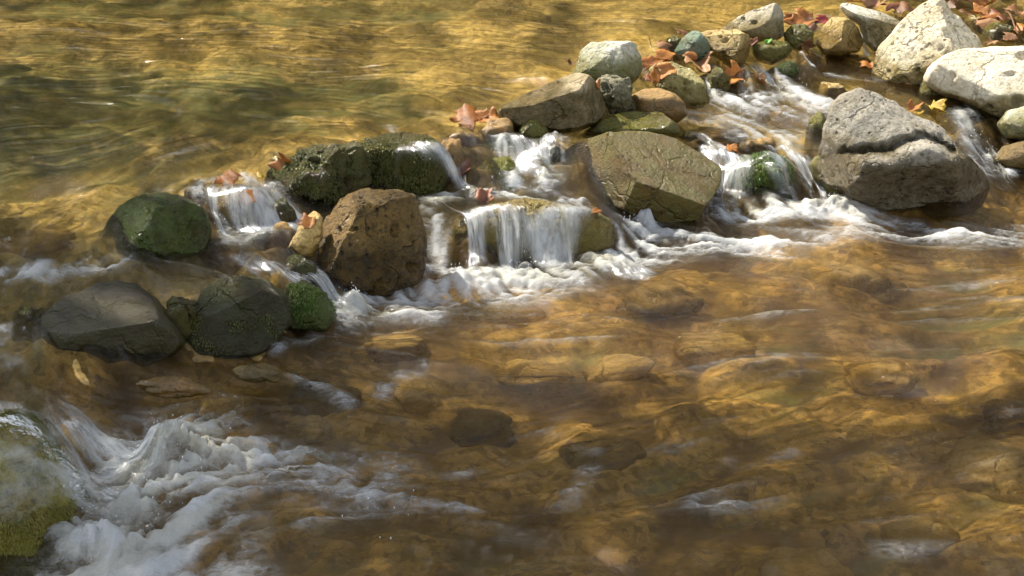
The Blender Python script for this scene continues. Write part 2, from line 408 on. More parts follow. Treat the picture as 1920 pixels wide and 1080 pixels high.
rock('moss_knob', 'rock', 'bright green mossy stone under the small fall left of the white chute',
     [(1362, 340), (1374, 312), (1398, 294), (1432, 287), (1464, 293), (1484, 316), (1482, 350), (1440, 376), (1384, 374)],
     (1425, 358, .02), M['green'], .8, .8, [(0, .7, .7, .86)], .05, .03, veil=True)
rock('dark_foot', 'rock', 'small black wet stone at the foot of the green mossy stone',
     [(1404, 376), (1422, 362), (1452, 358), (1484, 364), (1494, 380), (1452, 392), (1414, 390)],
     (1450, 376, .0), M['dark'], .8, .8, [], .05, .02)
# -- centre
rock('slab', 'boulder', 'large brown olive slab with a sharp ridge, sloping right, centre of the dam',
     [(1046, 310), (1060, 274), (1090, 258), (1140, 246), (1200, 243), (1268, 254), (1326, 284), (1360, 312), (1352, 350), (1316, 400), (1296, 446), (1250, 456), (1210, 432), (1150, 392), (1084, 366), (1054, 342)],
     (1205, 412, .01), M['slab'], .85, .60, [(.40, .70, .58, .36), (-.84, .0, .54, .46), (.05, -.6, .8, .66)], .02, .010, sub=6, seed=5)
rock('dam_crest', 'rock', 'flat olive rock under thin water behind the large slab',
     [(1088, 256), (1120, 226), (1170, 212), (1236, 210), (1268, 232), (1276, 256), (1200, 270), (1120, 268)],
     (1190, 246, .15), M['olive'], .8, .7, [(0, .8, .6, .7)], .04, .015)
rock('moss_crest', 'rock', 'dark moss green stone just under the crest of the central fall',
     [(894, 284), (912, 262), (950, 256), (1006, 262), (1052, 276), (1058, 304), (1000, 318), (920, 312)],
     (980, 288, .13), M['green'], .7, .75, [(0, .8, .6, .8)], .05, .02, veil=True)
rock('yellow_moss', 'rock', 'yellow green stone left of the central white fall',
     [(882, 350), (894, 316), (920, 298), (952, 294), (972, 314), (964, 356), (932, 384), (898, 380)],
     (928, 352, .09), rock_mat('yellow moss stone', (.26, .22, .04), (.32, .25, .06), (.16, .16, .03), (.07, .06, .01), (.15, .15, .02), .03, wet_all=.6, moss=(.13, .16, .02), moss_amt=.6), .6, .75, [(-.3, .4, .8, .75)], .04, .02)
rock('fall_rock', 'boulder', 'wide wet rock under the broad white central fall, its right end dark and dry',
     [(842, 440), (860, 404), (900, 388), (950, 384), (1010, 378), (1076, 384), (1128, 396), (1146, 426), (1142, 464), (1110, 486), (1000, 500), (900, 506), (852, 486)],
     (1000, 478, .0), rock_mat('yellow brown wet stone', (.24, .17, .05), (.34, .26, .09), (.14, .10, .028), (.05, .035, .012), (.12, .095, .02), .03, wet_all=.6, moss=(.12, .11, .018), moss_amt=.25, pit=.5), .34, .74, [(0, .9, .4, .92), (.2, .1, 1, .85)], .09, .04, sub=6, pits=20, veil=True)
rock('brown_pitted', 'boulder', 'brown rough boulder standing clear in front of the dam, left of the broad fall',
     [(578, 500), (600, 430), (624, 382), (648, 360), (690, 352), (742, 352), (774, 364), (788, 400), (800, 440), (800, 490), (784, 530), (720, 556), (650, 552), (602, 530)],
     (695, 548, .0), M['brown'], .7, .66, [(-.72, .42, .45, .66), (.25, -.02, .95, .60), (-.05, .85, .5, .82), (.9, .1, .3, .85)], .05, .028, pits=60, sub=6, seed=31, pitr=(.006, .016))
rock('crumbly', 'boulder', 'dark crumbly wet rock on the dam crest behind the brown rough boulder',
     [(504, 350), (512, 316), (532, 300), (572, 286), (622, 274), (662, 266), (694, 288), (694, 340), (650, 380), (600, 410), (546, 416), (516, 388)],
     (595, 376, .12), M['crumbly'], .7, .72, [(-.35, .6, .6, .7), (.55, -.1, .8, .66)], .08, .05, pits=70, sub=6, pitr=(.006, .016))
rock('moss_dam', 'boulder', 'rounded brown dam rock with trickles down its front, behind the brown rough boulder',
     [(656, 300), (684, 260), (738, 246), (800, 249), (830, 272), (842, 330), (824, 374), (740, 380), (680, 364)],
     (750, 352, .11), M['crumbly'], .6, .72, [(0, .8, .5, .72), (0, -.1, 1, .8)], .04, .022, pits=20, sub=6, veil=True)
rock('fall_pebble', 'rock', 'brown stone beneath the small left waterfall',
     [(376, 400), (396, 358), (440, 346), (492, 352), (520, 382), (520, 430), (470, 450), (400, 446)],
     (450, 416, .13), M['umber'], .7, .75, [], .05, .02, veil=True)
rock('dark_green', 'boulder', 'dark green glistening round rock at the left end of the dam',
     [(188, 470), (194, 432), (212, 398), (242, 374), (292, 361), (342, 365), (382, 388), (394, 430), (386, 470), (330, 492), (250, 494), (204, 488)],
     (292, 462, .13), M['green'], .7, .72, [(-.55, .35, .75, .7), (.55, .0, .8, .68), (0, .9, .4, .85)], .05, .018, sub=6)
rock('orange_stone', 'rock', 'small orange wet stone between the dark crumbly rock and the brown rough boulder',
     [(540, 466), (562, 420), (588, 396), (604, 404), (606, 440), (588, 480), (556, 486)],
     (572, 464, .11), M['gold'], .7, .75, [(-.3, .5, .7, .75)], .05, .03)
rock('wet_slab', 'boulder', 'dark grey slab under thin water at the left with an orange lower edge',
     [(64, 628), (84, 590), (120, 558), (184, 526), (246, 530), (292, 560), (340, 612), (356, 640), (330, 668), (250, 700), (160, 704), (90, 672)],
     (215, 655, .035), M['greywet'], .6, .64, [(-.05, .75, .65, .55), (.15, -.4, .85, .75)], .03, .012, sub=6, veil=True, seed=3)
rock('dark_round', 'boulder', 'black rounded rock half under water beside the dark grey slab',
     [(348, 640), (362, 580), (392, 532), (444, 515), (502, 525), (540, 556), (548, 606), (500, 660), (430, 684), (370, 680)],
     (450, 645, .025), M['dark'], .7, .72, [(-.2, .7, .65, .75), (.3, -.1, .9, .72)], .04, .015, sub=6, veil=True)
rock('moss_end', 'rock', 'mossy green stone where the left shelf spills beside the brown rough boulder',
     [(520, 570), (540, 534), (572, 524), (612, 550), (632, 592), (610, 622), (548, 618)],
     (580, 600, .03), M['green'], .7, .75, [], .05, .02, veil=True)
rock('corner_moss', 'boulder', 'yellow green mossy boulder under a sheet of water in the lower left corner',
     [(-90, 830), (-40, 782), (30, 766), (82, 790), (112, 856), (134, 950), (140, 1050), (90, 1120), (-20, 1140), (-100, 1060)],
     (20, 1000, -.05), rock_mat('yellow moss boulder', (.24, .19, .04), (.34, .27, .08), (.13, .11, .025), (.04, .035, .01), (.10, .09, .015), .03, wet_all=.7, moss=(.16, .15, .018), moss_amt=.6), .75, .72, [(.2, .6, .75, .75), (.75, .1, .6, .8)], .04, .02, sub=6, veil=True)

# ------------------------------------------------------------------ moss and trailing algae on the wet stones
def moss_mat(name, c1, c2):
    N = Nodes(name); tc = N.n('ShaderNodeTexCoord'); n = N.noise(tc.outputs['Object'], 25, 4, .6)
    base = N.mix(N.ramp(n, [(.38, 0.), (.62, 1.)]), c1, c2)
    b = N.n('ShaderNodeBsdfPrincipled'); N.l(base, b.inputs['Base Color']); b.inputs['Roughness'].default_value = .4
    t = N.n('ShaderNodeBsdfTranslucent'); N.l(base, t.inputs[0])
    m = N.n('ShaderNodeMixShader'); m.inputs[0].default_value = .3; N.l(b.outputs[0], m.inputs[1]); N.l(t.outputs[0], m.inputs[2])
    N.l(m.outputs[0], N.out.inputs[0]); return N.m
MG = moss_mat('bright moss', (.06, .12, .012), (.14, .20, .03)); MO = moss_mat('olive moss', (.06, .07, .014), (.13, .13, .025)); MY = moss_mat('yellow moss', (.14, .14, .015), (.26, .23, .04))
def add_moss(key, mat, n, length, thr=0.0, width=.0012):
    r_ = ROCKS[key]; W, Fc, o = r_['W'], r_['F'], r_['o']
    rg = np.random.default_rng(n)
    a, b, c = W[Fc[:, 0]], W[Fc[:, 1]], W[Fc[:, 2]]
    nr = np.cross(b - a, c - a); ar = np.linalg.norm(nr, axis=1); nr = nr / (ar[:, None] + 1e-12)
    cen = (a + b + c) / 3
    wgt = ar * np.clip(nr[:, 2] * .8 - nr[:, 1] * .6 + .2, 0, 1) * (fbm(cen * 22, 3, n) > thr)
    pick = rg.choice(len(Fc), n, p=wgt / wgt.sum())
    P = cen[pick]; N_ = nr[pick]
    d = N_ * .75 + rg.normal(0, .35, (n, 3)) + np.array([0, 0, -.45]); d /= np.linalg.norm(d, axis=1)[:, None]
    L = (length * rg.uniform(.4, 1.3, n))[:, None]
    s_ = np.cross(d, N_ + rg.normal(0, .3, (n, 3))); s_ /= np.linalg.norm(s_, axis=1)[:, None] + 1e-9
    P = P - N_ * .002
    mid = P + d * L * .55; tip = mid + (d + np.array([0, 0, -.8])) * L * .4
    V = np.stack([P - s_ * width, P + s_ * width, mid + s_ * width * .8, mid - s_ * width * .8, tip], 1).reshape(-1, 3)
    k = np.arange(n) * 5
    f = np.concatenate([np.stack([k, k + 1, k + 2], 1), np.stack([k, k + 2, k + 3], 1), np.stack([k + 3, k + 2, k + 4], 1)])
    mesh_obj('moss', V - np.array(o.location), f, mat, parent=o)
add_moss('moss_knob', MG, 3600, .014, -.02); add_moss('dark_green', MO, 2200, .007, .14); add_moss('moss_end', MG, 1500, .010, .08)
add_moss('corner_moss', MY, 9000, .010, .02); add_moss('yellow_moss', MY, 2600, .009, -.1); add_moss('crumbly', MO, 4200, .008, .12); add_moss('moss_dam', MO, 4200, .009, .05)
add_moss('cream_algae', MO, 900, .004, .22); add_moss('dark_round', MO, 3000, .006, .08); add_moss('fall_rock', MO, 1800, .007, .2); add_moss('moss_pebble', MO, 900, .006, 0.)

# ------------------------------------------------------------------ water height
CTRL = [(-300, 60, U), (100, 20, U), (500, 20, U), (900, 20, U), (1300, 15, U), (1550, 5, U), (0, 120, U), (400, 120, U), (800, 120, U), (1050, 120, U),
 (1200, 60, U), (0, 240, U), (300, 240, U), (600, 200, U), (850, 190, U), (0, 340, U), (200, 330, U), (400, 310, U), (500, 270, U), (620, 250, U), (-250, 300, U),
 (350, 350, .215), (450, 338, .21), (930, 200, U), (760, 238, U), (690, 246, U),
 (100, 400, .215), (0, 435, .21), (150, 440, .195), (180, 400, .21), (100, 480, .165), (0, 505, .14), (-150, 470, .17), (160, 490, .14),
 (60, 530, .128), (200, 510, .132), (330, 490, .13), (450, 455, .138), (510, 430, .145), (250, 555, .125), (400, 515, .128), (520, 490, .115), (560, 515, .08), (20, 600, .12), (-150, 600, .125),
 (350, 685, .025), (250, 722, .025), (20, 690, .08), (90, 720, .055), (-100, 690, .115), (590, 520, .065), (640, 580, .012), (600, 620, .01), (470, 690, .015), (360, 600, .08),
 (0, 745, .10), (90, 760, .085), (-150, 740, .11), (190, 830, .02), (130, 795, .065), (250, 900, -.03), (190, 980, -.04), (150, 1050, -.05), (40, 1080, -.05), (-150, 1080, -.05), (180, 880, -.01),
 (300, 745, .02), (450, 735, .015), (600, 710, .01), (700, 640, .005), (300, 830, .0), (450, 900, -.02), (600, 950, -.02), (700, 850, -.01), (800, 750, 0), (1000, 650, 0), (1000, 800, -.01), (1000, 950, -.02),
 (1300, 600, 0), (1300, 800, -.01), (1300, 1000, -.02), (1700, 550, 0), (1700, 750, -.01), (1700, 950, -.02), (2150, 500, 0), (2150, 800, -.01), (950, 560, 0), (800, 560, 0), (700, 585, 0), (1200, 480, 0), (1400, 450, 0),
 (1400, 410, .005), (1550, 410, .008), (1700, 430, 0), (1900, 430, 0), (1960, 345, 0), (1890, 332, .003), (300, 1150, -.05), (1000, 1150, -.03), (1700, 1150, -.03),
 (880, 245, .208), (960, 252, .205), (1040, 262, .19), (900, 290, .175), (1000, 288, .175), (960, 322, .13), (1030, 332, .12), (870, 352, .118), (1000, 362, .112), (1080, 374, .098), (820, 374, .115), (900, 382, .118), (1000, 376, .11),
 (850, 505, 0), (950, 500, 0), (1050, 495, 0), (1150, 475, 0), (1150, 404, .07), (1185, 432, .025), (1210, 455, 0), (800, 400, .1), (812, 490, .008), (860, 400, .11), (1100, 260, .19), (1180, 235, .185),
 (1330, 212, .132), (1450, 190, .135), (1550, 210, .13), (1300, 242, .128), (1400, 240, .126), (1500, 250, .12), (1350, 272, .118), (1440, 276, .11), (1485, 300, .085), (1505, 340, .04), (1515, 375, .01), (1345, 375, .008), (1340, 310, .1), (1400, 290, .105),
 (1500, 150, .145), (1600, 150, .145), (1550, 130, .152), (1680, 168, .14), (1780, 186, .13), (1800, 205, .122), (1325, 118, .2), (1340, 186, .137), (1400, 120, .205), (1400, 178, .137), (1470, 100, .2), (1440, 160, .14), (1505, 95, .195), (1525, 125, .152), (1610, 66, .212), (1625, 104, .152), (1580, 110, .152),
 (1785, 214, .12), (1850, 295, .02), (1880, 318, .005), (1750, 230, .115), (1830, 250, .085),
 (1700, 0, U), (1850, 30, U), (1900, 60, .215), (2100, 30, U), (1860, 78, .2), (2150, 150, .15), (2150, 280, .02)]
CW = np.array([at(*c) for c in CTRL])

def axis(lo, hi, step, lo2, hi2):
    mid = np.arange(lo, hi, step)
    def out(dist):
        r = []; x = 0; s = step
        while x < dist: s *= 1.12; x += s; r.append(x)
        return np.array(r)
    return np.concatenate([lo - out(lo - lo2)[::-1], mid, mid[-1] + out(hi2 - hi)])
STEP = .0055
gx = axis(-1.95, 1.95, STEP, -9, 9); gy = axis(3.12, 6.6, STEP, 1.2, 13)
X, Y = np.meshgrid(gx, gy)
NY, NX = X.shape

def shepard(pts, vals, p=3.2, soft=.02, sub=3):
    """interpolate scattered values over the grid (every sub-th vertex, then bilinear)"""
    xs = np.arange(NX); ys = np.arange(NY)
    ix = np.unique(np.append(xs[::sub], NX - 1)); iy = np.unique(np.append(ys[::sub], NY - 1))
    A, Bm = np.meshgrid(gx[ix], gy[iy])
    vals = np.asarray(vals, float)
    if vals.ndim == 1: vals = vals[:, None]
    num = np.zeros(A.shape + (vals.shape[1],)); den = np.zeros(A.shape)
    for (x, y), v in zip(pts, vals):
        wg = 1 / ((A - x) ** 2 + (Bm - y) ** 2 + soft ** 2) ** (p / 2)
        den += wg; num += wg[..., None] * v
    res = num / den[..., None]
    outp = np.zeros((NY, NX, vals.shape[1]))
    for k in range(vals.shape[1]):
        t = np.array([np.interp(xs, ix, row) for row in res[..., k]])
        outp[..., k] = np.array([np.interp(ys, iy, c) for c in t.T]).T
    return outp[..., 0] if outp.shape[2] == 1 else outp

Z0 = blur(shepard(CW[:, :2], CW[:, 2]), 14)

# draped rocks: thin water runs over them
def heightmap(W, Fc):
    Hm = np.full((NY, NX), -9.0)
    cen = W[Fc].mean(1)
    mids = [W, cen] + [(W[Fc[:, a]] + W[Fc[:, b]]) / 2 for a, b in ((0, 1), (1, 2), (2, 0))]
    A = np.concatenate(mids)
    i = np.searchsorted(gx, A[:, 0]).clip(0, NX - 1); j = np.searchsorted(gy, A[:, 1]).clip(0, NY - 1)
    np.maximum.at(Hm, (j, i), A[:, 2])
    for _ in range(2):
        b = np.pad(Hm, 1, mode='edge')
        m = np.maximum.reduce([b[:-2, 1:-1], b[2:, 1:-1], b[1:-1, :-2], b[1:-1, 2:]])
        Hm = np.where(Hm < -5, m, Hm)
    return Hm
ZD = Z0.copy()
for k, r_ in ROCKS.items():
    if r_['drape'] > 0:
        hm = heightmap(r_['W'], r_['F'])
        hit = hm > ZD - .01
        ZD = np.where(hit, np.maximum(ZD, hm + r_['drape']), ZD)
ZD = np.maximum(blur(ZD, 3), Z0 - 1)
ZV = Z0.copy()
for k, r_ in ROCKS.items():
    if r_['veil']: ZV = np.maximum(ZV, heightmap(r_['W'], r_['F']) + .002)
ZV = np.maximum(blur(ZV, 2), ZV - .004)
gyv, gxv = np.gradient(blur(ZV, 3), gy, gx)

# ------------------------------------------------------------------ flow and line integral convolution
FLOW = [(100, 30, 1, 0), (500, 30, 1, 0), (1000, 30, 1, .02), (1400, 30, 1, 0), (100, 150, 1, -.05), (500, 130, 1, -.03), (900, 130, 1, 0), (100, 260, -1, .12), (350, 280, -1, .22), (650, 220, 1, -.03), (850, 215, 1, .1),
 (120, 400, -1, .4), (0, 350, -1, .3), (60, 470, -.8, .8), (450, 335, .1, 1), (430, 400, .1, 1), (200, 510, -1, .12), (60, 560, -.8, .5), (20, 680, -.1, 1), (450, 470, 1, .25), (330, 500, 1, .1), (560, 510, 1, .6), (610, 555, .6, 1), (250, 600, .9, .5),
 (900, 440, .1, 1), (1000, 440, .15, 1), (1100, 440, .2, 1), (820, 430, .15, 1), (1150, 410, .8, .6), (950, 330, .35, 1), (1030, 300, -.5, .8), (960, 265, .9, .4), (860, 360, .9, .2), (1000, 368, 1, .1), (750, 300, 0, 1),
 (1400, 220, 1, .25), (1490, 320, .12, 1), (1450, 280, .8, .5), (1345, 350, -.35, 1), (1850, 260, .4, 1), (1780, 200, 1, .6), (1340, 150, .2, 1), (1410, 150, .3, 1), (1550, 120, .8, .5), (1600, 150, 1, .1), (1620, 85, .3, 1),
 (1000, 525, 1, 0), (1300, 460, 1, -.02), (1700, 430, 1, .1), (1450, 400, 1, .05), (1900, 500, 1, 0), (1000, 620, 1, -.1), (1300, 700, 1, -.2), (1600, 650, 1, -.1), (1300, 850, 1, -.4), (1000, 850, 1, -.35), (1600, 850, 1, -.2), (1700, 1000, 1, -.15),
 (1300, 1030, 1, -.05), (900, 1000, 1, .05), (500, 850, 1, -.2), (650, 880, 1, .3), (350, 800, .7, -.6), (250, 900, .6, -.4), (150, 820, .6, 1), (350, 980, .9, -.45), (300, 740, 1, .15), (600, 740, 1, .25), (180, 1000, .6, .3), (700, 600, 1, -.15), (60, 800, .3, 1), (1800, 700, 1, -.05)]
fp, fv = [], []
def zw(px, py, z=.1):
    for _ in range(6):
        p = at(px, py, z)
        z = ZD[min(np.searchsorted(gy, p[1]), NY - 1), min(np.searchsorted(gx, p[0]), NX - 1)]
    return z
for px, py, dx, dy in FLOW:
    z = zw(px, py); a = at(px, py, z); b = at(px + dx * 12, py + dy * 12, z)
    d = (b - a)[:2]; fp.append(a[:2]); fv.append(d / np.linalg.norm(d))
VF = shepard(fp, fv, 3.0, .05, 4)
# steep water follows the fall line
gyz, gxz = np.gradient(blur(ZD, 8), gy, gx)
sl = np.hypot(gxz, gyz)
dn = np.stack([-gxz, -gyz], -1) / (sl[..., None] + 1e-6)
wsl = smooth(sl, .35, 1.0)[..., None]
VF = VF * (1 - wsl) + dn * wsl
VF /= np.linalg.norm(VF, axis=-1, keepdims=True) + 1e-6
iu = VF[..., 0] * STEP / np.gradient(gx)[None, :]; iv = VF[..., 1] * STEP / np.gradient(gy)[:, None]

def bil(a, fx, fy):
    fx = np.clip(fx, 0, NX - 1.001); fy = np.clip(fy, 0, NY - 1.001)
    x0 = fx.astype(np.int32); y0 = fy.astype(np.int32); tx = fx - x0; ty = fy - y0
    return (a[y0, x0] * (1 - tx) * (1 - ty) + a[y0, x0 + 1] * tx * (1 - ty) + a[y0 + 1, x0] * (1 - tx) * ty + a[y0 + 1, x0 + 1] * tx * ty)

def lic(a, n, h=1.0):
    I, J = np.meshgrid(np.arange(NX, dtype=np.float64), np.arange(NY, dtype=np.float64))
    tot = a.copy(); ws = 1.0
    for sgn in (1, -1):
        fx, fy = I.copy(), J.copy()
        for k in range(n):
            x0 = np.clip(fx, 0, NX - 1).astype(np.int32); y0 = np.clip(fy, 0, NY - 1).astype(np.int32)
            fx = fx + sgn * h * iu[y0, x0]; fy = fy + sgn * h * iv[y0, x0]
            wgt = .5 + .5 * math.cos(math.pi * (k + 1) / (n + 1))
            tot += wgt * bil(a, fx, fy); ws += wgt
    return tot / ws
def norm(a):
    c = a[40:-40, 40:-40]
    return (a - c.mean()) / (c.std() + 1e-9)

white = RNG.standard_normal((NY, NX))
L1 = norm(lic(blur(white, 2), 14))                               # fine streaks
L2 = norm(lic(blur(RNG.standard_normal((NY, NX)), 14), 16, 2.2))  # broad streaks
L3 = norm(lic(blur(RNG.standard_normal((NY, NX)), 50), 12, 3.5))  # swells
P3 = np.stack([X, Y, np.zeros_like(X)], -1)
L4 = norm(fbm(P3 * 22, 3, 4)); L5 = norm(fbm(P3 * np.array([38, 60, 1]), 3, 14, .6))                                     # lumps

# ------------------------------------------------------------------ foam strokes: (points, half width m, strength)
FOAM = [([(1300, 205), (1400, 204), (1520, 204)], .09, .42), ([(1400, 250), (1470, 256)], .06, .4), ([(760, 572), (900, 548), (1060, 524), (1200, 486)], .09, .45), ([(1250, 470), (1450, 470), (1600, 440)], .08, .38), ([(1600, 430), (1800, 455), (1940, 455)], .07, .35), ([(760, 556), (850, 528), (950, 522), (1050, 506), (1130, 492)], .065, 1.05), ([(800, 505), (900, 505), (1000, 495), (1080, 480)], .03, .9), ([(1150, 465), (1250, 452), (1330, 456), (1430, 462)], .07, .75), ([(1205, 436), (1240, 446)], .035, 1.),
 ([(1340, 398), (1450, 396), (1560, 388), (1620, 402)], .05, .95), ([(1540, 388), (1600, 392)], .045, 1.2), ([(1620, 408), (1720, 426), (1800, 438)], .04, .75), ([(1780, 440), (1940, 432)], .06, .5), ([(1880, 322), (1960, 322)], .035, .8),
 ([(650, 590), (690, 566)], .035, 1.), ([(690, 600), (800, 590)], .05, .3), ([(350, 838), (300, 890), (220, 980), (180, 1070)], .105, 1.3), ([(340, 890), (280, 1000), (310, 1090)], .11, .8), ([(420, 890), (560, 890), (680, 905)], .11, .52), ([(340, 850), (450, 862), (530, 850)], .035, .8), ([(450, 880), (600, 872), (690, 890), (720, 930)], .055, .5), ([(240, 1060), (430, 1085)], .08, .85), ([(330, 950), (470, 990)], .05, .4),
 ([(150, 790), (200, 900)], .04, .4), ([(1380, 188), (1480, 180), (1545, 196)], .055, .85), ([(1310, 215), (1400, 232), (1470, 242)], .07, .4), ([(1462, 275), (1500, 325), (1515, 375)], .028, .8), ([(1345, 345), (1340, 390)], .03, .5),
 ([(940, 302), (968, 350)], .03, .7), ([(1040, 300), (1020, 355)], .035, .85), ([(870, 362), (1000, 376), (1090, 382), (1150, 410), (1205, 445)], .022, .9), ([(820, 372), (870, 358)], .03, .6), ([(800, 385), (830, 490)], .03, .45), ([(0, 522), (120, 506), (230, 496)], .03, .65), ([(575, 505), (630, 568)], .018, .75),
 ([(390, 380), (430, 445)], .02, .4), ([(460, 370), (500, 430)], .02, .4), ([(420, 455), (530, 450)], .03, .4), ([(520, 645), (640, 612)], .03, .4), ([(715, 740), (740, 705), (790, 690)], .025, .34), ([(850, 890), (930, 862)], .03, .26), ([(1030, 820), (1110, 842)], .03, .22), ([(1100, 885), (1050, 955)], .035, .2),
 ([(560, 985), (700, 968), (890, 962)], .02, .36), ([(1300, 955), (1470, 944)], .03, .2), ([(560, 712), (650, 762)], .03, .3), ([(380, 360), (440, 370), (505, 385)], .04, .5), ([(1370, 310), (1400, 340), (1470, 330)], .03, .4), ([(1800, 230), (1850, 270)], .04, .55), ([(1820, 240), (1860, 300)], .03, .6), ([(1330, 130), (1345, 185)], .012, .9), ([(1395, 130), (1400, 180)], .02, .6), ([(1440, 130), (1500, 180)], .03, .5),
 ([(1610, 70), (1628, 104)], .012, .9), ([(1505, 100), (1525, 125)], .01, .9), ([(730, 320), (760, 352)], .02, .3), ([(1250, 790), (1350, 778)], .035, .18), ([(1380, 862), (1490, 848)], .03, .18), ([(20, 690), (10, 640)], .025, .4), ([(1560, 140), (1640, 150)], .03, .3)]
FO = np.zeros((NY, NX))
for ptsp, wd, st in FOAM:
    ws = [at(px, py, zw(px, py))[:2] for px, py in ptsp]
    best = np.full((NY, NX), 1e9)
    for a, b in zip(ws[:-1], ws[1:]):
        d = b - a; L = d @ d + 1e-9
        t = np.clip(((X - a[0]) * d[0] + (Y - a[1]) * d[1]) / L, 0, 1)
        best = np.minimum(best, (X - a[0] - t * d[0]) ** 2 + (Y - a[1] - t * d[1]) ** 2)
    FO = 1 - (1 - FO) * (1 - np.clip(st * np.exp(-best / (2 * (wd * .62) ** 2)), 0, .97))
turb = np.clip(.12 + .8 * blur(FO, 20) + .55 * smooth(-Y + 0 * X, -4.75, -4.3) + .5 * smooth(sl, .15, .6), 0, 1.2)
upper = smooth(ZD, .205, .216)
turb = turb * (1 - .8 * upper)
wf = np.clip(wsl[..., 0], 0, 1)
foam = np.clip(FO * (.86 + (.26 + .5 * wf) * L1 + .26 * L2 + .16 * L4 + .16 * L5) - .06, 0, .92)
wisps = np.clip(.12 * (L2 + .45 * L1 + .6 * L3 - 2.0), 0, .16) * (1 - upper)
foam = np.clip(foam + wisps, 0, 1)
Z = ZD + turb * (.0013 * L1 + (.0026 + .0034 * smooth(-Y, -4.4, -3.9)) * L2 + .0066 * L3 + .0017 * L4 + .0014 * L5) + FO * (.0014 * L4 + .0020 * L5 + .006 * np.clip(FO, 0, 1)) * (1 - wsl[..., 0] * .7)
for px, py, hh, rx, ry in [(335, 850, .075, .045, .035), (300, 890, .050, .06, .05), (400, 860, .035, .07, .03), (240, 960, .040, .07, .05), (210, 1040, .035, .08, .05), (480, 850, .018, .07, .03), (1560, 384, .022, .05, .04), (1210, 430, .028, .03, .03), (670, 575, .022, .03, .03)]:
    c = at(px, py, zw(px, py)); g = np.exp(-((X - c[0]) / rx) ** 2 - ((Y - c[1]) / ry) ** 2)
    Z = Z + hh * g * np.clip(.75 + .22 * L4 + .22 * L5 + .08 * L1, .1, 1.6); foam = np.clip(np.maximum(foam, g * (.92 + .15 * L5)), 0, .96)
Z = Z + .0003 * L1 + .0004 * L3

def grid_faces(ny, nx):
    i = np.arange(ny * nx).reshape(ny, nx)
    return np.stack([i[:-1, :-1].ravel(), i[:-1, 1:].ravel(), i[1:, 1:].ravel(), i[1:, :-1].ravel()], 1)

def set_attr(o, name, arr):
    at_ = o.data.attributes.new(name, 'FLOAT', 'POINT')
    at_.data.foreach_set('value', np.asarray(arr, dtype=np.float32).ravel())

